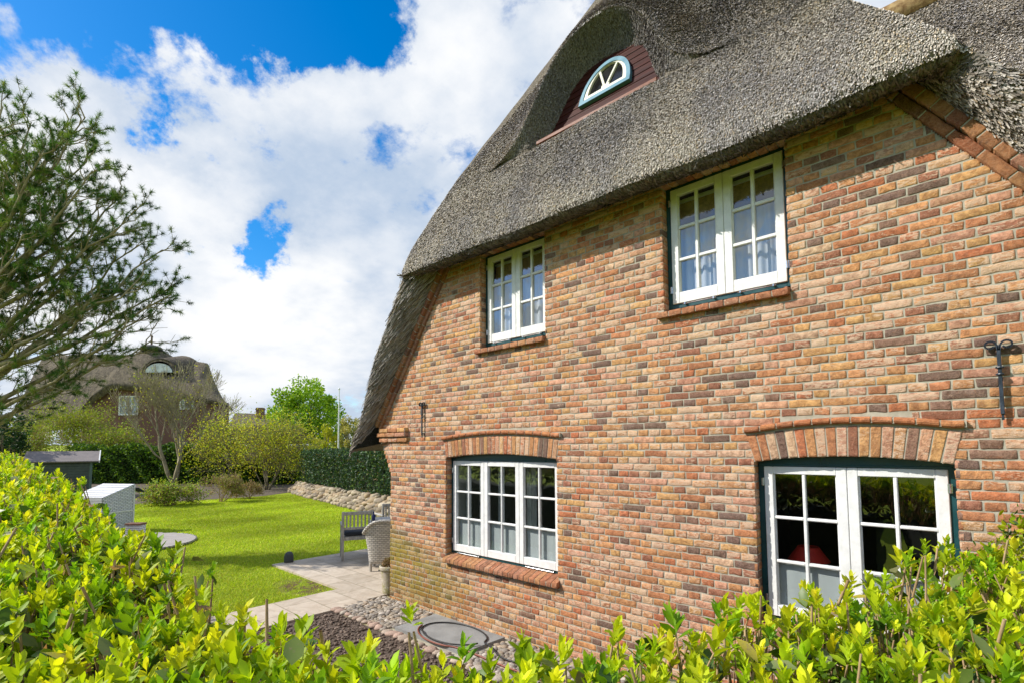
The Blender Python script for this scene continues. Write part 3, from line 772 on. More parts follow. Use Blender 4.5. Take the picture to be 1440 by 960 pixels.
# ------------------------------------------------------------------ thatched roof
def sstep(t): t = np.clip(t, 0, 1); return t*t*(3-2*t)
_hz = np.array([4.0, 4.50, 4.75, 5.44, 6.5, 8.76, 12.]); _hy = np.array([-.345, -.34, -.315, -.10, .38, 1.45, 3.])
def y_h(z):
    return (np.interp(z-.12, _hz, _hy)+np.interp(z, _hz, _hy)+np.interp(z+.12, _hz, _hy))/3
ZRIDGE = 8.72
XR = 3.52
def z_main(x):
    a = XR-np.sqrt((x-XR)**2+.10**2)
    return np.interp(a, [-.80, -.04, .70, 1.4, 2.1, XR], [2.10, 3.44, 4.50, 5.42, 6.50, ZRIDGE])
def bell(dx, hw, p): return np.where(np.abs(dx) < hw, (.5+.5*np.cos(np.pi*np.clip(dx/hw, -1, 1)))**p, 0.)
_go = ([0, .2, .35, .5, .62, .72, .85, 1., 1.2, 1.38], [1, .985, .92, .79, .61, .43, .24, .11, .025, 0])
_gi = ([0, .15, .3, .42, .5, .56, .62, .72, .85, .95], [1, .985, .93, .82, .68, .48, .29, .12, .03, 0])
def _g(dx, k):
    dx = np.abs(dx); return (np.interp(np.abs(dx-.035), *k)+np.interp(dx, *k)+np.interp(dx+.035, *k))/3
BX = 3.55
def z_out(dx): return 5.42+1.22*_g(dx, _go)
def z_in(dx): return 5.47+.93*_g(dx, _gi)
def y_pan(z): return .215+.29*(z-5.845)
def vnoise(P, s, seed=0):
    """smooth value noise from summed sines"""
    r = np.random.default_rng(seed); o = 0
    for k in range(7):
        d = r.normal(size=3); d /= np.linalg.norm(d); o = o+np.sin((P@d)*s*r.uniform(.6, 1.8)+r.uniform(0, 6.28))
    return o/3.2
NB = 8
xs = np.concatenate([np.linspace(-.80, .62, 56), np.linspace(.66, 2*XC-.66, 250), np.linspace(2*XC-.62, 2*XC+.80, 56)])
cols_ = []
for x in xs:
    dx = x-BX; zm = float(z_main(x)); pts = []
    u = min(abs(dx), 4.4)
    ye = -.275+.10*float(sstep((4.45-zm)/2.3)) if zm < 4.5 else -.335
    ye -= .0
    z0 = min(zm, 4.445)
    b = float(_g(dx, _go))**.6; zo, zi = float(z_out(dx)), float(z_in(dx)); rec = float(sstep((.84-abs(dx))/.12)); outp = .36*b*(1-.40*float(sstep(dx/.6)))
    zb = 5.44
    def hy(z): return max(ye, float(y_h(z))) if zm > 4.5 else ye
    for t in np.linspace(0, 1, 36): z = z0+(zb-z0)*t; z = min(z, zm); pts.append((hy(z), z))
    yb = hy(min(zb, zm))
    for t in np.linspace(.08, 1, 12):
        z = min(zb+(zi-zb)*t, zm); yr = y_pan(z)+.10*min(1, 4*(1-t)); yy = hy(z)*(1-rec)+yr*rec; pts.append((yy, z))
    yi, zi_ = pts[-1]
    yl = hy(min(zo, zm))-outp
    for t in np.linspace(.1, 1, 12):
        z = min(zi+(zo-zi)*t, zm); yy = yi+(yl-yi)*t; yy += .05*b*math.sin(math.pi*t); pts.append((yy, z))
    hg = .18+1.05*b**.6
    for t in np.linspace(.012, 1, 76):
        z = zo+(zm-zo)*t if zm > zo else zm
        f = 1-float(sstep((z-zo)/hg)); rnd = .03*b*math.exp(-(z-zo)/.03) if z > zo else 0
        pts.append((hy(z)-outp*f-.0+rnd, z))
    y1 = pts[-1][0]
    for t in np.linspace(.01, 1, 26)**1.6: pts.append((y1+(5.3-y1)*t, zm))
    cols_.append([(x, p[0], p[1]) for p in pts])
G = np.array(cols_)            # (cols, rows, 3)
# soften creases and add the gentle unevenness of laid reed
for it in range(5):
    H = G.copy(); H[1:-1, 84:-1] = .5*G[1:-1, 84:-1]+.125*(G[2:, 84:-1]+G[:-2, 84:-1]+G[1:-1, 85:]+G[1:-1, 83:-2]); G = H
nz = vnoise(G.reshape(-1, 3), 3.2, 3).reshape(G.shape[:2])*.016+vnoise(G.reshape(-1, 3), 11., 4).reshape(G.shape[:2])*.006
G[..., 1] -= nz; G[..., 2] += nz*.5
# under edge of the thatch, from the outer edge in to the brick verge
E_ = G[:, 0]; I_ = []
for x in xs:
    s = 1 if x < XC else -1; xl = x if s == 1 else 2*XC-x
    if xl < .70: u = (xl+.80)/1.5; zi = 2.40+u*(4.62-2.40); xi = rake_x(zi)-.165; yi = -.05
    else: u = (xl-.70)/(XC-.70); zi = 4.62-.07*min(1, u*5); xi = rake_x(4.62)-.165+(XC-rake_x(4.62)+.165)*u; yi = -.05+.055*min(1, u*6)
    I_.append((xi if s == 1 else 2*XC-xi+.10*float(sstep((zi-3.2)/1.4))*min(1, max(0., (XC-xl)/2.)), yi, zi))
I_ = np.array(I_); fr = np.linspace(0, 1, 12)
S = E_[:, None]*(1-fr[None, :, None])+I_[:, None]*fr[None, :, None]
bul = np.sin(np.pi*fr**.7)
flat = sstep((np.minimum(xs, 2*XC-xs)-.55)/.3)
S[..., 1] -= bul[None]*(.07*(1-flat))[:, None]; S[..., 2] -= bul[None]*(.045+.045*flat)[:, None]
S += (vnoise(S.reshape(-1, 3), 14., 9).reshape(S.shape[:2])*.006)[..., None]*np.array((0, -1, -1.))
def grid_faces(nc, nr, off=0, flip=False):
    a = (np.arange(nc-1)[:, None]*nr+np.arange(nr-1)[None]).ravel()+off
    F = np.stack([a, a+nr, a+nr+1, a+1], 1); return F[:, ::-1] if flip else F
V1, F1 = G.reshape(-1, 3), grid_faces(*G.shape[:2])
V2, F2 = S.reshape(-1, 3), grid_faces(*S.shape[:2], flip=True)
roof = mk('thatched_roof', np.concatenate([V1, V2]), np.concatenate([F1, F2+len(V1)]), M_thatch, house, smooth=True)
# closed eaves of the long sides
for s in (1, -1):
    ev = MB()
    X = (lambda x: x) if s == 1 else (lambda x: 2*XC-x)
    ev.quad((X(-.80), -.18, 2.11), (X(.05), .0, 2.24), (X(.05), 5.3, 2.24), (X(-.80), 5.3, 2.11))
    ev.build('eaves_underside', M_thatch, roof)
def reed_ends(Gd, dens, seed, down=(0, 0, -1), L=(.022, .05), Wd=(.005, .0095), lift=.36, keep=None, dirf=None, dark=1.):
    """cut reed ends bristling out of a thatch surface"""
    r = np.random.default_rng(seed)
    A, B, C_, D = Gd[:-1, :-1], Gd[1:, :-1], Gd[1:, 1:], Gd[:-1, 1:]
    A, B, C_, D = (q.reshape(-1, 3) for q in (A, B, C_, D))
    n = np.cross(C_-A, D-B); ar = np.linalg.norm(n, axis=1)/2; n = n/np.maximum(1e-9, 2*ar)[:, None]
    cen = (A+B+C_+D)/4
    vis = np.einsum('ij,ij->i', n, CAMP-cen)
    if keep is None: n = np.where((vis < 0)[:, None], -n, n); ok = ar > 1e-7
    else: ok = keep(cen, n, vis) & (ar > 1e-7)
    idx = np.where(ok)[0]; cnt = r.poisson(ar[idx]*dens); idx = np.repeat(idx, cnt); m = len(idx)
    u, v = r.random((m, 1)), r.random((m, 1))
    P = A[idx]*(1-u)*(1-v)+B[idx]*u*(1-v)+C_[idx]*u*v+D[idx]*(1-u)*v; N = n[idx]
    d = np.array(down, float)[None] + r.normal(0, .16, (m, 3)) if dirf is None else dirf(P, r)
    d = d-N*np.einsum('ij,ij->i', d, N)[:, None]; d /= np.maximum(1e-6, np.linalg.norm(d, axis=1))[:, None]
    sd = np.cross(d, N); l = r.uniform(*L, (m, 1)); w = r.uniform(*Wd, (m, 1))
    dd = d+N*(lift+r.normal(0, .12, (m, 1)))
    tw = r.normal(0, .5, (m, 1)); s2 = sd+N*tw; s2 /= np.linalg.norm(s2, axis=1)[:, None]
    p0 = P-d*l*.4-N*.004; p1 = P+dd*l*.7
    V = np.stack([p0-s2*w, p0+s2*w, p1+s2*w*.85, p1-s2*w*.85], 1).reshape(-1, 3)
    Fq = np.arange(m*4).reshape(-1, 4)
    pal = np.array([(.51, .48, .45), (.43, .40, .375), (.31, .28, .25), (.63, .60, .57), (.43, .345, .24), (.15, .13, .11), (.50, .45, .37)])
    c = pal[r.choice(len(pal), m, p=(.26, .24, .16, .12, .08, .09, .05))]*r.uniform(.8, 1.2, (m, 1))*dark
    return V, Fq, np.concatenate([np.repeat(c, 4, 0), np.zeros((m*4, 1))], 1)
def up_side(cen, n, vis):
    s = np.sign(n[:, 2]+1e-9); return (vis*1. > -.05) & (cen[:, 1] < 4.5) & (cen[:, 2] < 8.4)
def keepvis(cen, n, vis): return (vis > -.12*np.linalg.norm(CAMP-cen, axis=1)) & (cen[:, 1] < 4.) & (cen[:, 2] < 8.3)
# make the grid normals point outwards (towards the camera side)
Gf = G[:, ::-1] if np.cross(G[180, 30]-G[179, 30], G[180, 31]-G[180, 30])[1] > 0 else G
parts = [reed_ends(G[55:307], 9000, 21, keep=lambda c, n, v: (np.abs(v) > 0) & (c[:, 1] < 3.2) & (c[:, 2] < 8.2) & ~((np.abs(c[:, 0]-XC) < .72) & (c[:, 2] > 5.44) & (c[:, 2] < z_in(c[:, 0]-XC)-.02)))]
def fix_n(Gd, dens, seed, **k):
    return reed_ends(Gd, dens, seed, **k)
# orient: normal must have -y / +z component
def oriented(Gd, dens, seed, test, **k):
    r = np.random.default_rng(seed)
    return reed_ends(Gd, dens, seed, keep=None, **k)
parts = []
front = G[55:308, :122]; inside = None
for blk, dn in ((G[55:308, :37], 24000), (G[55:308, 46:60], 18001), (G[55:308, 59:120], 18000)): parts.append(reed_ends(blk, dn, 20+len(parts), L=(.014, .034), Wd=(.0026, .0052), lift=.45, dark=.50 if dn == 18001 else 1.))  # lip underside reeds coloured darker: unweathered reed plus painted-in shade
# sides of the main slopes near the verge
for blk in (G[:57, 0:1], ): pass
parts.append(reed_ends(G[300:, 120:140], 4500, 31, down=(.5, 0, -.8)))
Sl, Sr, Sm = S[:60], S[-60:], S[55:-55]
def dirL(sg):
    def f(P, r): return np.array((-.52*sg, -.42, -.75))[None]+r.normal(0, .10, (len(P), 3))
    return f
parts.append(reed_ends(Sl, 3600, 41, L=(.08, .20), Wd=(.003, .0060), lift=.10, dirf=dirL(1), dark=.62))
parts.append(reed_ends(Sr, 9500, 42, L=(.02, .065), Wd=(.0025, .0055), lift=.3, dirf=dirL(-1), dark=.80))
parts.append(reed_ends(Sm, 5000, 43, L=(.03, .08), Wd=(.003, .0055), lift=.25, down=(0, -.8, -.3), dark=.38))  # shade under the eave is put into the colour of these reeds
# rounded outer rim of the verges
def rim(idx, s):
    e = G[idx, 0]; o = e+np.array((-.05*s, .16, .03)); return np.stack([e, o], 1)
for idx, s, sd in ((slice(0, 58), 1, 51), (slice(-58, None), -1, 52)):
    parts.append(reed_ends(rim(idx, s), 15000, sd, L=(.03, .075), Wd=(.003, .0065), lift=.5, down=(-.3*s, -.35, -.9)))
V, F, C = merge(parts)
mk('reed_ends', V, F, M_reed, roof, C)['kind'] = 'stuff'
# a torn tuft hanging out over the upper right window
m_ = 70; r0 = np.random.default_rng(5); P = np.stack([r0.uniform(4.83, 4.95, m_), r0.uniform(-.12, -.04, m_), r0.uniform(4.56, 4.62, m_)], 1)
d = np.stack([r0.normal(-.35, .35, m_), r0.normal(-.25, .15, m_), r0.normal(-1., .2, m_)], 1); d /= np.linalg.norm(d, axis=1)[:, None]; l = r0.uniform(.05, .16, (m_, 1)); sd = np.cross(d, (0, 1, 0))*.002
V = np.stack([P-sd, P+sd, P+d*l+sd, P+d*l-sd], 1).reshape(-1, 3)
mk('loose_reeds', V, np.arange(m_*4).reshape(-1, 4), M_reed, roof, np.tile((.42, .25, .09, 0), (m_*4, 1)))

# eyebrow dormer: boards, sill and half-round window
B = MB(); zz = 5.50; k = 0
while zz < 6.56:
    h = .088
    y0_, y1_ = y_pan(zz), y_pan(zz+h)
    B.obox((XC, (y0_+y1_)/2+.006, zz+h/2), (.86, 0, 0), np.array((0, (y1_-y0_)/2+.003, h/2-.0008)), (0, .008, -.002), .0015); zz += h; k += 1
dorm = B.build('dormer_boards', M_red_wood, house)
b = MB(); a0, a1 = np.array((XC, -.07, 5.462)), np.array((XC, .125, 5.535)); ce = (a0+a1)/2; hv = (a1-a0)/2; nn = np.cross((1, 0, 0), hv); nn = nn/np.linalg.norm(nn)*.014
b.obox(ce, (.70, 0, 0), hv, nn, .004); b.build('dormer_sill', M_red_wood, dorm)
b = MB(); b.obox(a0+np.array((0, -.012, -.002)), (.715, 0, 0), (0, .010, 0), (0, 0, .020), .005); b.obox(a0+np.array((0, .02, -.03)), (.70, 0, 0), (0, .02, 0), (0, 0, .012), .003)
b.build('sill_edge', M_rail, dorm)
zb_ = 5.80; Vd = np.array((0, .29, 1.)); Vd /= np.linalg.norm(Vd); Nn = np.array((0, -Vd[2], Vd[1])); O = np.array((XC-.01, y_pan(zb_), zb_))
def ring(name, rx, rz, tx, tz, d0, d1, mat, par, base=.0, bt=.0):
    n = 40; m = MB(); P = []
    for i in range(n+1):
        th = math.pi*i/n; P.append(((rx*math.cos(th), base+rz*math.sin(th)**.92), ((rx-tx)*math.cos(th), base+bt+(rz-tz-bt)*math.sin(th)**.92)))
    def pt(p, d): return tuple(O+np.array((1, 0, 0))*p[0]+Vd*p[1]+Nn*d)
    for i in range(n+1):
        o, q = P[i]; m.v += [pt(o, d0), pt(o, d1), pt(q, d1), pt(q, d0)]
        if i:
            a = 4*(i-1); c = 4*i
            for e in range(4): m.f.append((a+e, a+(e+1) % 4, c+(e+1) % 4, c+e))
    if bt:
        m.obox(O+Vd*(base+bt/2)+Nn*((d0+d1)/2+.002), (rx, 0, 0), Vd*bt/2, Nn*(d1-d0)/2, .002)
    return m.build(name, mat, par)
dw = ring('dormer_window', .312, .465, .050, .050, .0, .045, M_blue, house, 0, .05)
ring('sash', .258, .405, .045, .045, .0, .036, M_cream, dw, .052, .045)
bm = MB()
for sgn in (-1, 1):
    a = O+Vd*.09+Nn*.02; e = O+np.array((sgn*.115, 0, 0))+Vd*.40+Nn*.02; dd = (e-a)/2; sd = np.cross(dd, Nn); sd = sd/np.linalg.norm(sd)*.013
    bm.obox((a+e)/2, dd, sd, Nn*.012, .003)
bm.obox(O+Vd*.115+Nn*.02, (.05, 0, 0), Vd*.03, Nn*.0125, .008)
bm.build('glazing_bars', M_cream, dw)
g = MB(); n = 24; g.v = [tuple(O+np.array((.24*math.cos(math.pi*i/n), 0, 0))+Vd*(.09+.34*math.sin(math.pi*i/n))+Nn*.012) for i in range(n+1)]; g.f = [tuple(range(n+1))]
M_black = plain('dark_pane', (.012, .012, .012), .12, .1); g.build('pane', M_black, dw)

# cross wing behind on the right, with its ridge parallel to the gable wall
RY, RZ = 5.3, 8.76
gx = np.linspace(4.2, 17, 150); gs = np.linspace(0, 1, 60)
Wg = np.zeros((150, 60, 3)); Wg[..., 0] = gx[:, None]; Wg[..., 1] = RY-4.7*(1-gs)[None]; Wg[..., 2] = RZ-1.42*4.7*(1-gs)[None]
nz = vnoise(Wg.reshape(-1, 3), 3., 8).reshape(150, 60)*.03; Wg[..., 2] += nz
V1, F1 = Wg.reshape(-1, 3), grid_faces(150, 60)
Wb = Wg.copy(); Wb[..., 1] = 2*RY-Wb[..., 1]
wing = mk('wing_roof', np.concatenate([V1, Wb.reshape(-1, 3)]), np.concatenate([F1, grid_faces(150, 60, len(V1), True)]), M_thatch, house, smooth=True)
V, F, C = merge([reed_ends(Wg[:60, 25:], 3400, 77, down=(0, -.6, -.8), L=(.025, .06), Wd=(.005, .010)), reed_ends(Wg[:60, :26], 1500, 78, down=(0, -.6, -.8), L=(.04, .08), Wd=(.009, .016)), reed_ends(Wg[59:], 1300, 79, down=(0, -.6, -.8), L=(.04, .08), Wd=(.009, .016))]); mk('reed_ends', V, F, M_reed, wing, C)['kind'] = 'stuff'
rc = MB(); rc.tube([(4.2+.4*i, RY, RZ+.01+.012*math.sin(i*1.7)) for i in range(33)], .19, 10)
rc.build('ridge_cap', wood_mat('heather_ridge', (.16, .09, .04), (.38, .27, .13), (14, 14, 14), .9), wing, smooth=True)
w = MB(); w.box(7.25, 17, 1.006, 1.3, -.3, 2.7); ww = w.build('wing_mortar', M_mortar, house)
qs = [rect_q(7.26+k*.22+(.11 if rw % 2 else 0)+.005, 7.26+k*.22+(.11 if rw % 2 else 0)+.215, Z00+CP*rw+.005, Z00+CP*(rw+1)-.005) for rw in range(43) for k in range(43)]
V, F, C = bricks(qs, (0, 1.0, 0)); mk('wing_wall', V, F, M_brick, house, C)

# ================================================================== GROUND
def ground_mats():
    m, t, p, out = new_mat('lawn_ground'); ob = t.add('ShaderNodeTexCoord').outputs['Object']
    n = t.noise(ob, .55, 5., .6); n2 = t.noise(t.mapping(ob, (22, 22, 22)), 1., 6., .8); n3 = t.noise(ob, 3.5, 5., .6)
    c = t.mix(t.rng(n2, .3, .7), (.18, .25, .016), (.34, .43, .03))
    c = t.mix(t.math('MULTIPLY', t.rng(n, .45, .65), .5), c, (.32, .37, .04))
    c = t.mix(t.math('MULTIPLY', t.rng(n3, .55, .75), .4), c, (.27, .24, .07))
    s = t.add('ShaderNodeSeparateXYZ', i={0: ob})
    vd = t.add('ShaderNodeVectorMath', operation='DISTANCE', i={0: t.mapping(ob, (1, 1.6, 1))}); vd.inputs[1].default_value = (-1.55, -.55*1.6, 0)
    bare = t.math('MULTIPLY', t.rng(vd.outputs['Value'], .75, .25), t.rng(n3, .38, .55))
    c = t.mix(bare, c, (.16, .11, .06))
    t.set(p, 'Base Color', c); p.inputs['Roughness'].default_value = .95; p.inputs['Specular IOR Level'].default_value = .1
    t.set(p, 'Normal', t.bump(n2, 1., .04)); a = m
    m, t, p, out = new_mat('patio_stone'); ob = t.add('ShaderNodeTexCoord').outputs['Object']
    br = t.add('ShaderNodeTexBrick', i={'Vector': t.mapping(ob, rot=(0, 0, rad(0))), 'Scale': 1., 'Mortar Size': .007, 'Brick Width': .62, 'Row Height': .42, 'Color1': (.46, .39, .31, 1), 'Color2': (.56, .48, .39, 1), 'Mortar': (.33, .28, .20, 1)})
    n = t.noise(ob, 4.5, 8., .7, .8)
    c = t.mix(t.rng(n, .35, .65), t.mix(1., br.outputs[0], (.80, .77, .74), 'MULTIPLY'), br.outputs[0])
    c = t.mix(t.math('MULTIPLY', t.rng(t.noise(ob, 9., 6., .7), .58, .7), .35), c, (.50, .33, .22))
    t.set(p, 'Base Color', c); p.inputs['Roughness'].default_value = .85; t.set(p, 'Normal', t.bump(t.math('ADD', n, t.math('MULTIPLY', br.outputs['Fac'], -1.2)), .6, .008)); b = m
    m, t, p, out = new_mat('garden_soil'); ob = t.add('ShaderNodeTexCoord').outputs['Object']
    n = t.noise(ob, 22., 8., .75)
    t.set(p, 'Base Color', t.mix(t.rng(n, .3, .7), (.07, .048, .036), (.21, .155, .12))); p.inputs['Roughness'].default_value = .97; t.set(p, 'Normal', t.bump(n, 1., .05)); c_ = m
    return a, b, c_
M_lawn, M_patio, M_soil = ground_mats()
M_slate = plain('blue_grey_slab', (.25, .25, .245), .8, .18, 3., .3, 60.)
# lawn and the land beyond: one sheet, rising slightly towards the far garden
def gz(x, y):
    d = np.hypot(x-6, y+4); return np.clip((d-60)/400, 0, 1)**1.*6.
n = 120; e = np.sign(np.linspace(-1, 1, n))*np.abs(np.linspace(-1, 1, n))**3*900
gx, gy = np.meshgrid(e, e, indexing='ij'); V = np.stack([gx, gy, gz(gx, gy)-.004], -1).reshape(-1, 3)
tag(mk('ground', V, grid_faces(n, n), M_lawn), kind='structure')
def sheet(name, pts, z, mat, kind='structure'):
    m = MB(); m.v = [(x, y, z) for x, y in pts]; m.f = [tuple(range(len(pts)))]
    return tag(m.build(name, mat), kind=kind)
def slab(name, pts, z0, z1, mat):
    n = len(pts); m = MB(); m.v = [(x, y, z1) for x, y in pts]+[(x, y, z0) for x, y in pts]; m.f = [tuple(range(n))]+[(i, n+i, n+(i+1) % n, (i+1) % n) for i in range(n)]
    return tag(m.build(name, mat), kind='structure')
slab('patio', [(-3.33, -.31), (-.86, -.30), (-.1, -.30), (-.1, 7), (-3.25, 7)], -.1, .030, M_patio)
slab('path', [(-.90, -.302), (-.93, -3.7), (-.02, -3.7), (-.02, -.302)], -.1, .028, M_patio)
sheet('soil_bed', [(-.02, -3.7), (9, -3.7), (9, -.84), (-.02, -.84)], .004, M_soil)
sheet('mortar_strip', [(-.1, -.84), (9, -.84), (9, 0.02), (-.1, 0.02)], .005, M_mortar)
slab('slate_slab', [(1.16, -.70), (2.32, -.66), (2.34, -.06), (1.14, -.08)], -.05, .040, M_slate)
# far beds under the shrubs
sheet('planting_bed', [(-60, -3), (-19.5, -3), (-17.6, 0), (-17.2, 2.5), (-17.8, 4.8), (-20, 8.4), (-60, 22)], .004, plain('bark_mulch', (.10, .075, .05), .95, .4, 12., .6, 30.))
# soil crumbs, cobbles and edging setts
def stones(pts, size, pal, seed, flat=.55, mat=None, nm='cobbles', kind='stuff', z=.0, parent=None, orient=None):
    r = np.random.default_rng(seed)
    ico = [(math.cos(a)*math.cos(b), math.sin(a)*math.cos(b), math.sin(b)) for b in (-.9, -.35, .25, .8) for a in np.linspace(0, 2*math.pi, 9)[:-1]]
    base = np.array(ico+[(0, 0, 1)]); k = 8
    F = []
    for j in range(3):
        for i in range(k): F.append((j*k+i, j*k+(i+1) % k, (j+1)*k+(i+1) % k, (j+1)*k+i))
    F3 = F+[(3*k+i, 3*k+(i+1) % k, 4*k, 4*k) for i in range(k)]
    F = np.array(F); tri = np.array([(3*k+i, 3*k+(i+1) % k, 4*k) for i in range(k)])
    V, Q, C = [], [], []
    n = len(pts); sz = size*r.uniform(.7, 1.3, (n, 1, 1)); st = r.uniform(.7, 1.35, (n, 1, 3)); st[..., 2] = flat*r.uniform(.8, 1.2, (n, 1))
    ang = r.uniform(0, 6.28, n); B_ = base[None]*(1+.10*r.normal(size=(n, len(base), 1)))*sz*st
    ca, sa = np.cos(ang)[:, None], np.sin(ang)[:, None]
    X = np.stack([B_[..., 0]*ca-B_[..., 1]*sa, B_[..., 0]*sa+B_[..., 1]*ca, B_[..., 2]], -1)+np.asarray(pts)[:, None, :]
    # close the cap with thin quads sharing the apex ring
    capq = np.array([(3*k+i, 3*k+(i+1) % k, 3*k+(i+2) % k, 4*k) for i in range(0, k, 2)])
    FF = np.concatenate([F, capq]); per = len(base)
    FF = (FF[None]+(np.arange(n)*per)[:, None, None]).reshape(-1, 4)
    col = np.array(pal)[r.integers(0, len(pal), n)]*r.uniform(.8, 1.2, (n, 1))
    o = mk(nm, X.reshape(-1, 3), FF, mat or M_attr, parent, np.repeat(np.concatenate([col, np.zeros((n, 1))], 1), per, 0), smooth=True)
    if kind: o['kind'] = kind
    return o
def pack(x0, x1, y0, y1, d, seed, z):
    r = np.random.default_rng(seed); P = []
    ny = int((y1-y0)/(d*.86))
    for j in range(ny+1):
        x = x0+(j % 2)*d*.5
        while x < x1:
            P.append((x+r.normal(0, d*.14), y0+j*d*.86+r.normal(0, d*.12), z)); x += d*r.uniform(.85, 1.15)
    return P
PEB = [(.32, .27, .21), (.38, .33, .27), (.26, .23, .20), (.37, .29, .21), (.43, .38, .33), (.22, .19, .16)]
stones(pack(-.06, 1.10, -.76, -.02, .062, 1, .014), .036, PEB, 2)
stones(pack(2.40, 5.2, -.76, -.02, .060, 3, .014), .035, PEB, 4)
stones([(x, -.80+random.gauss(0, .006), .018) for x in np.arange(-.02, 5.4, .10)], .056, [(.42, .33, .26), (.40, .28, .22), (.46, .40, .33)], 5, nm='edging_setts')
r = np.random.default_rng(8); stones(np.stack([r.uniform(0, 5.5, 5200), r.uniform(-2.6, -.86, 5200), r.uniform(0, .015, 5200)], 1), .016, [(.15, .105, .08), (.21, .155, .12), (.10, .07, .05)], 9, .8, nm='soil_crumbs')

# leaves: pointed, folded along the midrib
def leaves(P, D, S, L, Wd, col, curl=.0, fold=.35):
    """P base, D direction, S side (unit), L length, Wd half width"""
    n = len(P); D = D/np.linalg.norm(D, axis=1)[:, None]
    S = S-D*np.einsum('ij,ij->i', S, D)[:, None]; S /= np.maximum(1e-6, np.linalg.norm(S, axis=1))[:, None]; Nn = np.cross(S, D)
    L = np.broadcast_to(np.asarray(L, float), (n,))[:, None]; Wd = np.broadcast_to(np.asarray(Wd, float), (n,))[:, None]; curl = np.broadcast_to(np.asarray(curl, float), (n,))[:, None]
    def c(t): return P+D*L*t-Nn*(curl*L*t*t)
    up = Nn*fold
    a, t_ = c(0), c(1.)
    c1, c2 = c(.32), c(.70)
    v = [a, c1-S*Wd*.86+up*Wd*.86, c1, c1+S*Wd*.86+up*Wd*.86, c2-S*Wd*.82+up*Wd*.82, c2, c2+S*Wd*.82+up*Wd*.82, t_]
    V = np.stack(v, 1).reshape(-1, 3)
    F = np.array([(0, 2, 1), (0, 3, 2), (1, 2, 5), (1, 5, 4), (2, 3, 6), (2, 6, 5), (4, 5, 7), (5, 6, 7)])
    F = (F[None]+(np.arange(n)*8)[:, None, None]).reshape(-1, 3)
    C = np.repeat(np.concatenate([col, np.zeros((n, 1))], 1), 8, 0)
    return V, F, C
def rand_dirs(n, r, up=.0):
    d = r.normal(size=(n, 3)); d[:, 2] += up; return d/np.linalg.norm(d, axis=1)[:, None]
def cards(P, size, col, r, up=.3, asp=.55):
    """small leaf-shaped diamonds for distant foliage"""
    n = len(P); d = rand_dirs(n, r, up); s = np.cross(d, rand_dirs(n, r)); s /= np.maximum(1e-6, np.linalg.norm(s, axis=1))[:, None]
    sz = np.broadcast_to(np.asarray(size, float), (n,))[:, None]*r.uniform(.6, 1.3, (n, 1))
    V = np.stack([P, P+d*sz*.5+s*sz*asp*.5, P+d*sz, P+d*sz*.5-s*sz*asp*.5], 1).reshape(-1, 3)
    return V, np.arange(n*4).reshape(-1, 4), np.repeat(np.concatenate([col, np.zeros((n, 1))], 1), 4, 0)
def pick(pal, n, r, var=.18, w=None):
    pal = np.array(pal); return pal[r.choice(len(pal), n, p=w)]*r.uniform(1-var, 1+var, (n, 1))*r.uniform(.94, 1.06, (n, 3))
def tubes(segs, k=5):
    """segs: list of (p0,p1,r0,r1) -> V,F"""
    s = np.array([(*a, *b, c, d) for a, b, c, d in segs]); n = len(s)
    p0, p1, r0, r1 = s[:, :3], s[:, 3:6], s[:, 6:7], s[:, 7:8]
    t = p1-p0; t /= np.maximum(1e-9, np.linalg.norm(t, axis=1))[:, None]
    ref = np.where(np.abs(t[:, 2:3]) > .9, np.array([[1., 0, 0]]), np.array([[0, 0, 1.]]))
    a = np.cross(t, ref); a /= np.linalg.norm(a, axis=1)[:, None]; b = np.cross(t, a)
    V = []
    for P, R in ((p0, r0), (p1, r1)):
        for j in range(k):
            th = 2*math.pi*j/k; V.append(P+R*(a*math.cos(th)+b*math.sin(th)))
    V = np.stack(V, 1)
    F = np.array([(j, (j+1) % k, k+(j+1) % k, k+j) for j in range(k)]); F = (F[None]+(np.arange(n)*2*k)[:, None, None]).reshape(-1, 4)
    return V.reshape(-1, 3), F
# ------------------------------------------------------------------ clipped hedge the camera looks over
r = np.random.default_rng(11)
FRESH = [(.44, .54, .014), (.52, .58, .018), (.60, .62, .022), (.34, .48, .014), (.64, .62, .03), (.22, .38, .016)]
OLD = [(.07, .14, .025), (.10, .18, .03), (.15, .22, .05), (.20, .24, .10), (.05, .11, .02)]
ODD = [(.42, .36, .05), (.40, .22, .05), (.40, .30, .22), (.50, .44, .30)]
def hedge_edge(x):   # inner (garden side) edge of the long arm
    return np.interp(x, [-30, -2, 2, 3.8, 4.6, 5.3], [-3.78, -3.74, -3.70, -3.69, -3.70, -3.64])
def hedge_top(x, y):
    a = np.interp(x, [-30, -3.3, 1.18, 2.9, 3.7, 4.35, 4.8, 5.3, 6.3], [2.05, 2.03, 1.86, 1.79, 1.735, 1.67, 1.63, 1.61, 1.60])
    b = np.interp(y, [-4, -3, -2, -1.2, -.2], [1.60, 1.61, 1.60, 1.62, 1.70])
    return np.where(x > 5.3, np.where(y > -3.4, b, a), a)
def sample_hedge(n, x0, x1, y0, y1, inside):
    P = np.stack([r.uniform(x0, x1, n), r.uniform(y0, y1, n)], 1); return P[inside(P[:, 0], P[:, 1])]
def long_arm(x, y): return (y < hedge_edge(x)) & (x < 5.45)
def short_arm(x, y):
    e = np.interp(y, [-5, -3.75, -3.4, -3.2, -2.7, -2.3, -1.6, -.9], [5.3, 5.36, 5.46, 5.55, 5.74, 5.88, 6.04, 6.2]); return x > e
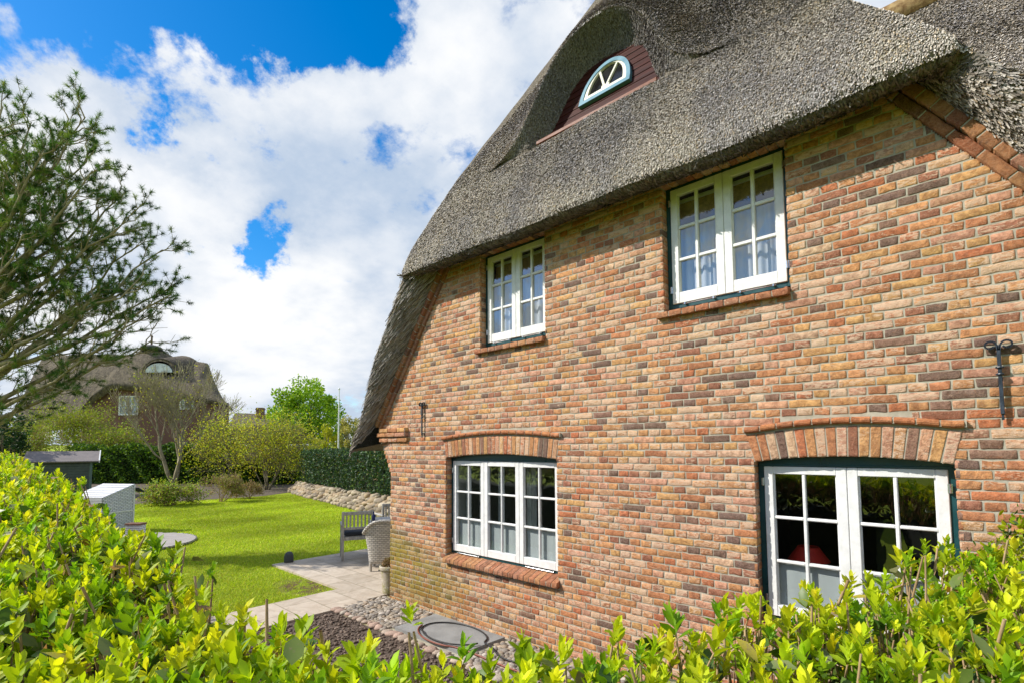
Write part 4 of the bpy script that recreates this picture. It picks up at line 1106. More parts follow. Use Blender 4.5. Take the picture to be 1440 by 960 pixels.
SHOOTS = [(250, 765, 2.0), (300, 792, 1.7), (345, 852, 1.35), (385, 885, 1.25), (425, 872, 1.3), (455, 905, 1.15), (500, 925, 1.05), (520, 900, 1.15), (575, 852, 1.0), (588, 915, 1.05), (622, 925, 1.1), (652, 900, 1.1), (690, 918, 1.15), (735, 893, 1.15), (758, 925, 1.1), (795, 903, 1.2), (832, 925, 1.15), (868, 872, 1.25), (900, 905, 1.2), (945, 858, 1.35), (975, 890, 1.3), (1010, 850, 1.4), (1065, 862, 1.45), (1280, 775, 1.7), (1300, 760, 1.75), (1150, 830, 1.5), (1190, 822, 1.5), (540, 948, 1.), (610, 950, 1.), (470, 950, 1.05), (430, 935, 1.1), (665, 950, 1.05), (710, 950, 1.05), (780, 950, 1.05), (850, 945, 1.1), (920, 940, 1.15)]
def make_hedge(name, label, regs, seedlen=1.):
    hed = empty(name, (regs[0][0], regs[0][2], 0), label=label, cat='hedge'); hed.location = (0, 0, 0)
    VV, VO, VT = [], [], []
    for ri_, (x0, x1, y0, y1, dens, ins) in enumerate(regs):
        P2 = sample_hedge(int((x1-x0)*(y1-y0)*dens), x0, x1, y0, y1, ins)
        ex = np.array([at(*q_) for q_ in SHOOTS]) if ri_ == 0 else np.zeros((0, 3)); P2 = np.concatenate([P2, ex[:, :2]]); n = len(P2)
        dc = np.hypot(P2[:, 0]-CAMP[0], P2[:, 1]-CAMP[1])
        zt = hedge_top(P2[:, 0], P2[:, 1])+r.normal(0, .022, n)+.05*r.random(n)**4*2+vnoise(np.c_[P2, P2[:, 0]*0], 4., 5)*.03-np.where(r.random(n) < .35, r.uniform(.04, .16, n), 0)
        zt = np.minimum(zt, np.where(dc < .45, 1.60, 9))
        if len(ex): zt[-len(ex):] = ex[:, 2]
        ax = rand_dirs(n, r, 0)*.26; ax[:, 2] = 1; ax[:, 0] += .06; ax /= np.linalg.norm(ax, axis=1)[:, None]
        tip = np.c_[P2, zt]; big = r.uniform(.62, 1.28, n)
        tan = r.uniform(0, 6.28, n); cb = pick(FRESH, n, r, .12)
        nw = 11
        for k in range(nw):
            t = k/(nw-1)
            th = tan+(k//2)*math.pi/2+(k % 2)*math.pi+r.normal(0, .25, n)
            rd = np.stack([np.cos(th), np.sin(th), np.zeros(n)], 1)
            spread = .95-.62*t+r.normal(0, .16, n)
            D = ax*np.cos(spread)[:, None]+rd*np.sin(spread)[:, None]
            base = tip-ax*((.056*(1-t)+.008)*big)[:, None]
            Ls = (.052-.020*t)*big*r.uniform(.75, 1.2, n)
            S_ = np.cross(D, ax)+rand_dirs(n, r)*.25
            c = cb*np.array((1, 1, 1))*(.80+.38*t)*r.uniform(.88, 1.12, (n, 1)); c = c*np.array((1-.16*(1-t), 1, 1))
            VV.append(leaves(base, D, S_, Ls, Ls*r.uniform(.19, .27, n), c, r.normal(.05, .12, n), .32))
        sub = (r.random(n) < .9)
        if len(ex): VT += [(q_-np.array((0, 0, .05)), q_-np.array((r.normal(0, .02), r.normal(0, .02), .42)), .0028, .0045) for q_ in ex]
        a = tip[sub]-ax[sub]*.055+0; b = a-ax[sub]*r.uniform(.12, .22, (sub.sum(), 1))+r.normal(0, .012, (sub.sum(), 3))
        rr = r.uniform(.0016, .003, sub.sum())
        VT += list(zip(a, b, rr, rr*1.4))
        # pruned stubs standing between the shoots
        m = int(n*.24); i = r.choice(n, m, replace=False); q = tip[i]+r.normal(0, .02, (m, 3)); q[:, 2] += r.uniform(-.05, .03, m); dd = rand_dirs(m, r)*.42; dd[:, 2] = 1
        VT += list(zip(q, q-dd*r.uniform(.08, .2, (m, 1)), r.uniform(.0025, .0045, m), r.uniform(.003, .005, m)))
        # old broad leaves lower down
        m = int(n*1.5); i = r.integers(0, n, m); q = tip[i]+r.normal(0, .035, (m, 3)); q[:, 2] = tip[i][:, 2]-r.uniform(.05, .24, m)
        D = rand_dirs(m, r, .15); Ls = r.uniform(.045, .085, m)
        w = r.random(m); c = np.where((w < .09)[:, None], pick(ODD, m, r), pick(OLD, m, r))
        VO.append(leaves(q, D, rand_dirs(m, r), Ls, Ls*.26, c, r.normal(.12, .2, m), .2))
        m = int(n*.085); i = r.integers(0, n, m); q = tip[i]+r.normal(0, .03, (m, 3)); q[:, 2] -= r.uniform(.02, .06, m); D = rand_dirs(m, r, .1); D[:, 2] *= .4
        Ls = r.uniform(.06, .095, m); VO.append(leaves(q, D, np.cross(D, (0, 0, 1.))+rand_dirs(m, r)*.3, Ls, Ls*.28, pick(OLD[2:4]+ODD, m, r), r.normal(.2, .2, m), .15))
    V, F, C = merge(VV); mk('fresh_leaves', V, F, M_leaf, hed, C)
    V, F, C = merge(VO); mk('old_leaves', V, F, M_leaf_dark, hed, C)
    V, F = tubes(VT); mk('stems', V, F, M_twig, hed)
    return hed
hd = make_hedge('hedge', 'near L-shaped leafy hedge with bright spring shoots along the bottom and left edge', [
    (3.6, 5.5, -4.75, -3.45, 700, long_arm), (1., 3.6, -4.5, -3.6, 560, long_arm), (-3., 1., -4.45, -3.6, 380, long_arm), (-14, -3, -4.45, -3.6, 170, long_arm),
    (5.3, 7.4, -3.75, -2.3, 600, short_arm), (5.3, 7.6, -2.3, -1.0, 420, short_arm)])
# the shadowed body of the hedge: a mass of inner leaves and branches
core = MB()
n = 1
def hedge_core():
    m = 26000; P = np.stack([r.uniform(-12, 7.6, m), r.uniform(-4.8, -1, m)], 1); k = long_arm(P[:, 0], P[:, 1]+.03) & (P[:, 1] > -4.6) | short_arm(P[:, 0]-.05, P[:, 1]); P = P[k]; m = len(P)
    z = hedge_top(P[:, 0], P[:, 1])-r.uniform(.2, .6, m); D = rand_dirs(m, r, 0)
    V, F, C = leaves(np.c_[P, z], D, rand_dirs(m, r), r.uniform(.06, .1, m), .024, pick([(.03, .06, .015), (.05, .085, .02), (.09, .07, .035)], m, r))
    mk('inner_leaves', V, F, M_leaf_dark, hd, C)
hedge_core()
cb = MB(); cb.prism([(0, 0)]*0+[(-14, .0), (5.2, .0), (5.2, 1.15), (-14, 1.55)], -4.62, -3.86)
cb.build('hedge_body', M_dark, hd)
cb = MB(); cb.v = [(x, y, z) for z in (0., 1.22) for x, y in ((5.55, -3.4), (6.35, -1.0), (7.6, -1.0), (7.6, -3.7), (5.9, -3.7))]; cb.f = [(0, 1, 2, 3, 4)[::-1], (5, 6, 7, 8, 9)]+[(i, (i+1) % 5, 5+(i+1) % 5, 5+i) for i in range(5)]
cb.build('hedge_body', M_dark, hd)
# denser small-leaved shrub by the wall on the right
sh = empty('shrub', (6.9, -.6, 0), label='rounded small-leaved green shrub against the brick wall at the right edge', cat='shrub')
m = 14000; P = rand_dirs(m, r, .5)*r.uniform(.72, 1.02, (m, 1))*np.array((.70, .48, .70))*(1+.07*vnoise(rand_dirs(m, r)*3, 2, 3)[:, None])+np.array((6.92, -.72, 1.24)); D = rand_dirs(m, r, .9)
LC = P-np.array((6.9, -.6, 0)); Ls = r.uniform(.022, .042, m)
V, F, C = leaves(LC, D, rand_dirs(m, r), Ls, Ls*.27, pick(FRESH[:4]+OLD[:2], m, r)*.8); mk('foliage', V, F, M_leaf, sh, C)
ST = [((0, 0, 0.), P[i]-np.array((6.9, -.6, 0.)), .01, .002) for i in range(0, 600, 6)]; V, F = tubes(ST); mk('stems', V, F, M_twig, sh)
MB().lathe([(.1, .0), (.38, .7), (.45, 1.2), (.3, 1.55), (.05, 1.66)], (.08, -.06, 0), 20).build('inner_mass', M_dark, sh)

# ================================================================== GARDEN
RH = np.array((Rv[0], Rv[1], 0)); RH /= np.linalg.norm(RH); FH = np.array((Fv[0], Fv[1], 0)); FH /= np.linalg.norm(FH)
YAW_R = math.atan2(RH[1], RH[0])          # heading of "to the right"
def atz(px, Z, z=0.):
    p = CAMP+(ray(px, 640))*Z; return np.array((p[0], p[1], z))
def zof(py, Z, px=400): return (CAMP+ray(px, py)*Z)[2]
M_weather = wood_mat('weathered_teak', (.34, .31, .28), (.56, .53, .48), (30, 30, 4), .8)
M_cushion = plain('charcoal_cushion', (.022, .026, .036), .85, .2, 30.)
def weave(name, c1, c2, s=26.):
    m, t, p, out = new_mat(name); ob = t.add('ShaderNodeTexCoord').outputs['Object']
    b = t.add('ShaderNodeTexBrick', i={'Vector': t.mapping(ob, (1, 1, 1), (rad(90), 0, 0)), 'Scale': s, 'Mortar Size': .05, 'Brick Width': .9, 'Row Height': .42, 'Color1': (*c1, 1), 'Color2': (*c2, 1), 'Mortar': (c1[0]*.35, c1[1]*.35, c1[2]*.35, 1)})
    t.set(p, 'Base Color', b.outputs[0]); p.inputs['Roughness'].default_value = .7; t.set(p, 'Normal', t.bump(t.math('SUBTRACT', 1., b.outputs['Fac']), .8, .01)); return m
M_wicker = weave('grey_wicker', (.50, .47, .43), (.66, .62, .57), 13.)
M_wwick = weave('white_wicker', (.70, .71, .74), (.82, .83, .85), 9.)

# stone bank and the clipped evergreen hedge behind it
WL = np.array([(-19.3, 6.9), (-16, 6.15), (-13, 5.66), (-8.5, 4.86), (-6.5, 4.5), (-3, 4.2), (2, 4.2)])
sl_ = np.r_[0, np.cumsum(np.hypot(*np.diff(WL, axis=0).T))]
def along(s): return np.array([np.interp(s, sl_, WL[:, 0]), np.interp(s, sl_, WL[:, 1])])
swall = empty('stone_wall', (0, 0, 0), label='low sloping bank of rounded fieldstones edging the lawn below the clipped hedge', cat='stone wall')
P = []
s = 0.
rr = np.random.default_rng(33)
for j in range(5):
    s = rr.uniform(0, .2)
    while s < sl_[-2]:
        h = .46+.16*s/sl_[-1]; x, y = along(s); P.append((x, y+.05+j*.10+rr.normal(0, .03), .06+(h-.06)*j/4.4)); s += rr.uniform(.2, .34)
stones(P, .155, [(.36, .29, .19), (.28, .22, .15), (.42, .35, .25), (.22, .18, .13), (.38, .28, .17)], 34, flat=.66, nm='fieldstones', kind='stuff', parent=swall)
b = MB()
for i in range(len(WL)-1):
    (x0, y0), (x1, y1) = WL[i], WL[i+1]
    b.quad((x0, y0, 0), (x1, y1, 0), (x1, y1+.5, .52), (x0, y0+.5, .44)); b.quad((x0, y0+.5, .44), (x1, y1+.5, .52), (x1, y1+5, .6), (x0, y0+5, .6))
b.build('earth_bank', M_soil, swall)
def leafy_mass(par, n, f, pal, size, seed, w=None, up=.4, name='foliage', mat=None):
    q = np.random.default_rng(seed); P = f(n, q); V, F, C = cards(P, size, pick(pal, len(P), q, .25, w), q, up); return mk(name, V, F, mat or M_far_leaf, par, C)
eh = empty('hedge', (0, 0, 0), label='dark clipped evergreen hedge growing above the stone bank beside the house', cat='hedge')
def fh(n, q):
    s = q.uniform(.2, sl_[-2], n); x, y = along(s); face = q.random(n); d = q.uniform(-.06, .22, n); lump = .10*np.sin(s*7.3)+.08*np.sin(s*17+2)
    top = 2.02+.05*np.sin(s*5)+q.normal(0, .03, n)
    yy = np.where(face < .75, .62+d-lump, .62+q.uniform(0, 1., n)); zz = np.where(face < .75, .5+(top-.5)*q.random(n), top+q.uniform(-.1, .05, n))
    return np.stack([x, y+yy, zz], 1)
leafy_mass(eh, 26000, fh, [(.03, .07, .03), (.05, .11, .04), (.09, .17, .04), (.04, .08, .05), (.17, .22, .05), (.20, .15, .06)], .095, 35, (.3, .25, .15, .2, .07, .03), mat=leaf_mat('glossy_leaf', .15, .5, .25))
b = MB()
for i in range(len(WL)-1):
    (x0, y0), (x1, y1) = WL[i], WL[i+1]
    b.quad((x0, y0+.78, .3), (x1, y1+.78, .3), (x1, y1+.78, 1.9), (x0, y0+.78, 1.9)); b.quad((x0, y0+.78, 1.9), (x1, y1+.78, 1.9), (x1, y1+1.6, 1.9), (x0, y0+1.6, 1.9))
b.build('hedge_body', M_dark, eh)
gt = empty('ivy_tangle', (0, 0, 0), label='pale yellowish creeper tangle spilling over the hedge top next to the eave', cat='creeper')
def fi(n, q):
    s = q.uniform(9.5, 14.4, n); x, y = along(s); return np.stack([x, y+.7+q.uniform(0, .9, n), 2.06+.22*q.random(n)**2+.08*np.sin(s*4)], 1)
leafy_mass(gt, 2600, fi, [(.25, .30, .04), (.18, .24, .04), (.34, .28, .14)], .10, 36)

# far hedge across the end of the garden
fhd = empty('hedge', (0, 0, 0), label='long dark green hedge across the far end of the lawn behind the bare tree', cat='hedge')
A0, A1 = atz(96, 33), atz(424, 31)
def ff(n, q):
    t = q.random((n, 1)); P = A0+(A1-A0)*t; top = 2.28+.12*np.sin(t[:, 0]*31)+.08*np.sin(t[:, 0]*77); face = q.random(n) < .75
    z = np.where(face, q.random(n)*top, top+q.normal(0, .07, n)); off = np.where(face, q.uniform(-.2, .1, n)+.18*np.sin(t[:, 0]*60+z*3), q.uniform(0, 1, n))
    return P*np.array((1, 1, 0))+FH*off[:, None]+np.c_[np.zeros((n, 2)), z]
leafy_mass(fhd, 22000, ff, [(.04, .10, .014), (.07, .15, .02), (.13, .23, .02), (.03, .07, .014), (.24, .34, .03)], .17, 37, (.3, .27, .2, .18, .05))
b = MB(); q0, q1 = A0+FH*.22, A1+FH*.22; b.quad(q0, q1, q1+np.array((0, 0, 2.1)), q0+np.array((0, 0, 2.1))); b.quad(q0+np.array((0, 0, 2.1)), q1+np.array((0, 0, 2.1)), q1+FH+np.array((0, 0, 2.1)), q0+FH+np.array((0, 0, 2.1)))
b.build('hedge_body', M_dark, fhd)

# ---- trees
def grow(p, d, L, r0, depth, q, segs, tips, spread=.5, n=5, kids=3, shrink=.62, upb=.15, wig=.12, minr=.004, tipat=0):
    p = np.array(p, float); d = np.array(d, float)/np.linalg.norm(d); r_ = r0; pts = [p]
    for i in range(n):
        d = d+q.normal(0, wig, 3)+np.array((0, 0, upb*.3)); d /= np.linalg.norm(d); p2 = p+d*L/n; r2 = max(minr, r0*(1-.5*(i+1)/n)); segs.append((p, p2, r_, r2)); p, r_ = p2, r2; pts.append(p)
        if depth <= tipat: tips.append((p, d))
        if depth > 0 and i >= 1:
            for _ in range(kids if i == n-1 else (1 if q.random() < .8 else 2)):
                nd = d+rand_dirs(1, q)[0]*spread*1.5; grow(p, nd, L*shrink*q.uniform(.7, 1.2), r2*.62, depth-1, q, segs, tips, spread, n, kids, shrink, upb, wig, minr, tipat)
def tree(name, label, cat, px, Z, h, width, seed, pal, leafn, leafs, trunk_r=.16, depth=3, stems=1, lean=0., jit=.4, bark=None, wgt=None, group=None, base_h=.25, spread=.5, minr=.008, z0=0., upb=.15):
    q = np.random.default_rng(seed); b = atz(px, Z, z0); o = empty(name, tuple(b), label=label, cat=cat, group=group); segs, tips = [], []
    for k in range(stems):
        d = np.array((0, 0, 1.)) if stems == 1 else (RH*q.normal(0, .32*width/h*2)+FH*q.normal(0, .3)+np.array((0, 0, 1.)))
        grow((q.normal(0, .06)*(stems > 1), q.normal(0, .06)*(stems > 1), 0), d, h*(.50 if stems == 1 else .52), trunk_r/(stems**.5), depth, q, segs, tips, spread, 4, 3, .60, upb, .10, minr, 1)
    V, F = tubes(segs, 5); T_ = np.array([t[0] for t in tips])
    cx, hh = T_[:, :2].mean(0), T_[:, 2].max(); sc = np.array((width/2/max(.1, np.percentile(np.hypot(*(T_[:, :2]-cx).T), 92)), 0, h/hh)); sc[1] = sc[0]
    # fit the skeleton to the height and spread of the crown
    def fit(X):
        X = X.copy(); k = np.clip(X[:, 2]/h/.4, 0, 1)[:, None]; X[:, :2] = X[:, :2]*(1+(sc[0]-1)*k); X[:, 2] *= sc[2]; return X
    V = fit(V); T_ = fit(T_); mk('trunk', V, F, bark or M_bark, o)
    if leafn:
        i = q.integers(0, len(T_), leafn); P = T_[i]+q.normal(0, jit, (leafn, 3)); P = P[P[:, 2] > .05]
        V, F, C = cards(P, leafs, pick(pal, len(P), q, .25, wgt), q, .3); mk('crown', V, F, M_far_leaf, o, C)
    return o
YG = [(.54, .56, .03), (.42, .50, .03), (.62, .58, .05), (.28, .38, .03)]
GR = [(.20, .36, .02), (.28, .46, .025), (.14, .27, .02), (.38, .54, .03)]
# round fresh-green tree: leaves gathered into clumps on a rounded crown
def round_tree(name, label, px, Z, zc, rx, rz, seed, pal, n, size, trunk=.15, nclump=90, cat='tree', fill=.75):
    q = np.random.default_rng(seed); b = atz(px, Z); o = empty(name, tuple(b), label=label, cat=cat)
    D = rand_dirs(nclump, q); c = D*q.uniform(.35, .92, (nclump, 1))**.6*np.array((rx, rx, rz))+np.array((0, 0, zc)); cr = q.uniform(.16, .30, nclump)*rx
    i = q.integers(0, nclump, n); P = c[i]+rand_dirs(n, q)*(cr[i]*q.uniform(.35, 1.05, n)**.6)[:, None]
    V, F, C = cards(P, size, pick(pal, n, q, .22), q, .4); mk('crown', V, F, M_far_leaf, o, C)
    segs = [((0, 0, 0), (0, 0, zc*.7), trunk, trunk*.7)]+[((0, 0, zc*(.35+.4*q.random())), tuple(ci*.92), trunk*.35, .02) for ci in c]
    V, F = tubes(segs, 6); mk('trunk', V, F, M_bark, o); return o
round_tree('round_tree', 'round bright green tree standing beyond the evergreen hedge left of the flagpole', 428, 42, 4.6, 3.1, 3.25, 61, GR, 12000, .26)
round_tree('yellow_shrub', 'yellow-green bush to the left of the white flagpole behind the hedge', 459, 38, 2.4, 1.0, 1.5, 62, [(.42, .42, .02), (.34, .36, .03)], 2600, .15, .05, 30, 'shrub')
round_tree('blossoming_shrub', 'pale yellow blossoming bush between the flagpole and the thatched eave', 491, 40, 2.9, 1.15, 2.3, 63, [(.45, .42, .12), (.40, .36, .08), (.50, .46, .28)], 2600, .14, .05, 36, 'shrub')
tree('bare_tree', 'nearly leafless tree with many upright twigs in front of the far hedge', 'tree', 247, 31, 7.9, 5.4, 71, YG, 1100, .10, .22, 4, 3, bark=wood_mat('mossy_bark', (.20, .17, .10), (.42, .37, .24), (9, 9, 2), .9), jit=.2, minr=.008, spread=.30, upb=.55)
tree('golden_shrub', 'wide twiggy shrub with golden new leaves at the right end of the far hedge', 'shrub', 378, 27, 4.2, 4.2, 72, YG+[(.42, .38, .05)], 9500, .10, .12, 3, 13, bark=M_bark, jit=.42, minr=.007, spread=.62)
tree('golden_shrub', 'golden-green airy shrub just right of the bare tree', 'shrub', 322, 29.5, 4.4, 3.6, 73, YG, 6500, .10, .10, 3, 11, bark=M_bark, jit=.42, minr=.007, spread=.55)
tree('budding_shrub', 'tall lime-green budding shrub in front of the neighbouring roof at far left', 'shrub', 92, 38, 6.0, 6.0, 74, [(.34, .38, .04), (.26, .32, .03), (.18, .25, .03)], 9000, .15, .12, 3, 6, bark=M_twig, jit=.35, minr=.01)
tree('budding_shrub', 'lime-green shrub below the white window of the neighbouring house', 'shrub', 165, 37, 4.3, 4.6, 75, [(.32, .38, .04), (.24, .30, .03), (.14, .22, .03)], 7500, .14, .10, 3, 6, bark=M_twig, jit=.33, minr=.01)
tree('budding_shrub', 'lower yellowish shrub right behind the garden shed', 'shrub', 30, 33, 4.2, 4.2, 76, [(.28, .33, .04), (.20, .27, .03)], 5200, .13, .10, 3, 5, bark=M_twig, jit=.3, minr=.01)
tree('bare_tree', 'thin leafless tree rising behind the right end of the neighbouring roof', 'tree', 268, 62, 13.8, 9., 77, YG, 0, .1, .16, 4, 2, jit=.3, minr=.018)
tree('low_bush', 'low light green bush on the lawn edge left of centre', 'bush', 239, 19.4, 1.0, 1.75, 78, [(.34, .42, .05), (.24, .36, .04), (.42, .45, .08), (.12, .22, .03)], 4200, .085, .05, 3, 11, bark=M_twig, jit=.10, minr=.005, spread=.8)
tree('low_bush', 'twiggy brownish bush on the lawn edge, middle of three', 'bush', 314, 20.8, 1.25, 1.5, 79, [(.32, .36, .06), (.32, .28, .10), (.20, .26, .04)], 2400, .06, .05, 3, 9, bark=M_twig, jit=.07, minr=.006, spread=.5)
tree('low_bush', 'smallest reddish twiggy bush on the lawn edge, rightmost of three', 'bush', 352, 22.0, .85, 1.15, 80, [(.28, .28, .07), (.28, .2, .10)], 1300, .06, .04, 3, 8, bark=M_twig, jit=.06, minr=.006, spread=.5)
# belt of distant trees closing the horizon
for i, (px, Z, h, wd) in enumerate(((-30, 75, 9, 14), (345, 80, 6.2, 10), (400, 90, 6., 12), (505, 85, 6.5, 12))):
    round_tree('distant_tree', ['dark distant tree at the far left edge behind the pine', 'distant tree beyond the brick chimney', 'distant tree mass behind the round green tree', 'distant tree behind the thatched verge corner'][i], px, Z, h*.55, wd/2, h*.45, 90+i, [(.06, .10, .03), (.10, .14, .04), (.14, .16, .05)], 3500, .5, .2, 50)

# ---- pine leaning in from the left
pn = empty('pine_tree', tuple(atz(-135, 9.6)), label='large open-branched pine leaning in from the left edge against the sky', cat='tree')
pb = np.array(pn.location); q = np.random.default_rng(101); segs, tufts = [], []
def curve(a, b, sag, n, q, wig):
    a, b = np.array(a), np.array(b); P = []
    L = np.linalg.norm(b-a)
    for i in range(n+1):
        t = i/n; P.append(a+(b-a)*t+np.array((0, 0, -sag*L*math.sin(math.pi*t)))+(q.normal(0, wig*L, 3) if 0 < i < n else 0))
    return P
trunk = [at(-150, 720, 9.7), at(-120, 600, 9.6), at(-95, 480, 9.5), at(-70, 330, 9.4), at(-60, 200, 9.4)]; trunk[0] = np.array((pb[0], pb[1], 0.))
for a_, b_, r0_, r1_ in zip(trunk[:-1], trunk[1:], (.24, .20, .16, .12), (.20, .16, .12, .06)): segs.append((a_-pb, b_-pb, r0_, r1_))
TG = [(12, 150, 9.0), (52, 172, 9.5), (105, 168, 10.), (128, 165, 9.2), (158, 196, 10.), (152, 240, 9.), (200, 270, 10.2), (208, 300, 9.2), (182, 330, 9.8), (218, 345, 10.2), (250, 352, 9.8), (268, 402, 10.), (262, 415, 9.3),
      (240, 440, 9.7), (236, 478, 9.9), (198, 462, 9.), (170, 505, 9.7), (120, 430, 10.4), (100, 300, 10.5), (60, 250, 10.3), (40, 330, 8.8), (80, 380, 9.4), (30, 210, 9.8), (132, 350, 10.4), (160, 410, 9.2), (90, 530, 9.5), (20, 470, 10.), (70, 215, 8.8), (120, 260, 9.4), (15, 280, 9.1),
      (225, 385, 9.1), (190, 395, 10.3), (150, 290, 9.9), (95, 195, 9.2)]
TG = [(x-(22 if x > 150 else 8), y, z) for x, y, z in TG]
for k, (px, py, Z) in enumerate(TG):
    tgt = at(px, py, Z); u = np.clip((py-130)/480, 0, 1); st = .10+.62*(1-u)*q.uniform(.6, 1.1); kk = min(3.99, max(.15, st*4)); i0 = int(kk); f = kk-i0; s0 = trunk[i0]*(1-f)+trunk[i0+1]*f
    s0 = np.minimum(s0, 99); 
    if tgt[2] < s0[2]+.2: s0 = trunk[1]*1.; s0[2] = min(s0[2], tgt[2])
    P = curve(s0, tgt, .06, 9, q, .010); rr0 = .055+.02*q.random()
    for i in range(9):
        segs.append((P[i]-pb, P[i+1]-pb, rr0*(1-.095*i), rr0*(1-.095*(i+1))))
        if i >= 2:
            for _ in range(1 if i < 5 else 3):
                d = (P[i+1]-P[i]); d /= np.linalg.norm(d); nd = d*.9+rand_dirs(1, q)[0]*.75+np.array((0, 0, .22)); nd /= np.linalg.norm(nd); L = q.uniform(.40, .95)*(1-.05*i)
                base = P[i]+(P[i+1]-P[i])*q.random(); Q = curve(base, base+nd*L, .05, 4, q, .03)
                for j in range(4):
                    segs.append((Q[j]-pb, Q[j+1]-pb, .013-.002*j, .011-.002*j))
                    if j >= 1:
                        for _ in range(2):
                            e = nd+rand_dirs(1, q)[0]*.8+np.array((0, 0, .25)); e /= np.linalg.norm(e); tp = Q[j+1]+e*q.uniform(.12, .32); segs.append((Q[j+1]-pb, tp-pb, .005, .003)); tufts.append((tp, e, i))
                tufts.append((Q[4], nd, i))
V, F = tubes(segs, 5); mk('trunk', V, F, wood_mat('pine_bark', (.22, .18, .10), (.46, .39, .24), (10, 10, 3), .9), pn)
TP = np.array([t[0] for t in tufts]); TD = np.array([t[1] for t in tufts]); TI = np.array([t[2] for t in tufts])
keep = q.random(len(TP)) < np.clip(.25+.40*TI, 0, 1)*np.where(TP[:, 2] > 4.9, 1., .55); TP, TD = TP[keep], TD[keep]
nn_ = 52; T2 = np.repeat(TP, nn_, 0); D2 = np.repeat(TD, nn_, 0)*.75+rand_dirs(len(T2), q)*1.25; D2 /= np.linalg.norm(D2, axis=1)[:, None]; T2 = T2-np.repeat(TD, nn_, 0)*q.uniform(0, .09, (len(T2), 1))
Ls = q.uniform(.07, .115, (len(T2), 1)); S2 = np.cross(D2, rand_dirs(len(T2), q)); S2 /= np.linalg.norm(S2, axis=1)[:, None]; S2 *= .0040
V = np.stack([T2-S2-pb, T2+S2-pb, T2+D2*Ls-pb], 1).reshape(-1, 3); cc = pick([(.08, .18, .04), (.12, .24, .05), (.05, .11, .03), (.20, .28, .06)], len(TP), q); cc = np.repeat(np.repeat(cc, nn_, 0), 3, 0)
mk('needles', V, np.arange(len(V)).reshape(-1, 3), M_far_leaf, pn, np.c_[cc, np.zeros(len(cc))])
print('tufts', len(TP))
q = np.random.default_rng(5)
round_tree('dark_shrub', 'dense dark green bush at the left edge under the pine branches', 2, 22, 2.7, 1.1, 1.15, 120, [(.02, .05, .02), (.035, .08, .03)], 3600, .13, .06, 40, 'bush')

# ---- flagpole
fp = atz(475.5, 30); f_ = MB().lathe([(.05, 0), (.045, 2), (.03, 5.6), (.028, 5.66), (.055, 5.68), (.055, 5.74), (.02, 5.78)], tuple(fp), 12)
tag(f_.build('flagpole', M_white, smooth=True), 'slim white flagpole rising above the dark clipped hedge', 'flagpole')

# ---- neighbouring thatched house
NZd = 46.
nh = empty('neighbouring_house', (0, 0, 0), label='distant brick house with a dark thatched roof behind the bare tree', cat='house')
def pl(px, py, Z): return CAMP+ray(px, py)*Z
M_ft = thatch_mat('old_thatch', .78)
_t = NT(M_ft.node_tree); _p = [n for n in _t.n if n.type == 'BSDF_PRINCIPLED'][0]; _src = _p.inputs['Base Color'].links[0].from_socket
_n = _t.noise(_t.mapping(_t.add('ShaderNodeTexCoord').outputs['Object'], (5, 5, 2.2)), 1., 8., .8)
_t.set(_p, 'Base Color', _t.mix(_t.rng(_n, .35, .65), _t.mix(1., _src, (.5, .5, .5), 'MULTIPLY'), _t.mix(1., _src, (1.5, 1.45, 1.35), 'MULTIPLY'))); _t.set(_p, 'Normal', _t.bump(_n, 1., .25))
def loft(name, low, Zl, upc, Zu, mat, par, n=40, m=14, jit=.05, bulge=.35):
    lo = np.array(low, float); up_ = np.array(upc, float); tl = np.linspace(0, 1, len(lo)); tu = np.linspace(0, 1, len(up_)); G_ = np.zeros((n, m, 3))
    for i in range(n):
        t = i/(n-1); a = pl(np.interp(t, tl, lo[:, 0]), np.interp(t, tl, lo[:, 1]), Zl); b_ = pl(np.interp(t, tu, up_[:, 0]), np.interp(t, tu, up_[:, 1]), Zu)
        for j in range(m):
            u = j/(m-1); G_[i, j] = a+(b_-a)*u-FH*bulge*math.sin(math.pi*u)+np.array((0, 0, bulge*.4*math.sin(math.pi*u)))
    G_ += (vnoise(G_.reshape(-1, 3), 2.2, 4).reshape(n, m)*jit)[..., None]*np.array((0, 0, 1.))
    # thickness: a lip under the lower edge, running back to the wall
    lip = G_[:, 0]+FH*.55+np.array((0, 0, -.35)); G_ = np.concatenate([lip[:, None], G_], 1)
    return mk(name, G_.reshape(-1, 3), grid_faces(n, m+1), mat, par, smooth=True)
rl = loft('roof', [(18, 606), (60, 600), (130, 590)], 49, [(62, 500), (130, 497), (205, 500)], 55, M_ft, nh, jit=.08)
rf = loft('roof', [(112, 577), (128, 556), (148, 543), (185, 542), (225, 549), (262, 556), (300, 562), (325, 572)], NZd, [(178, 517), (192, 497), (203, 486), (222, 486), (236, 497), (248, 504), (293, 511), (300, 532), (309, 552)], 50, M_ft, nh, n=60, jit=.08)
b = MB(); 
for (x0, x1, y0, y1) in ((116, 160, 573, 660), (160, 240, 548, 660), (240, 322, 560, 660)):
    b.v += [pl(x0, (y0 if x0 != 116 else 578)-7, NZd+.9), pl(x1, (546 if x1 == 160 else y0+8 if x1 == 240 else 574)-8, NZd+.9), pl(x1, y1, NZd+.9), pl(x0, y1, NZd+.9)]; k = len(b.v)-4; b.f.append((k, k+1, k+2, k+3))
M_fb = plain('old_red_brick', (.17, .09, .065), .9, .2, 14.); b.build('wall', M_fb, nh)
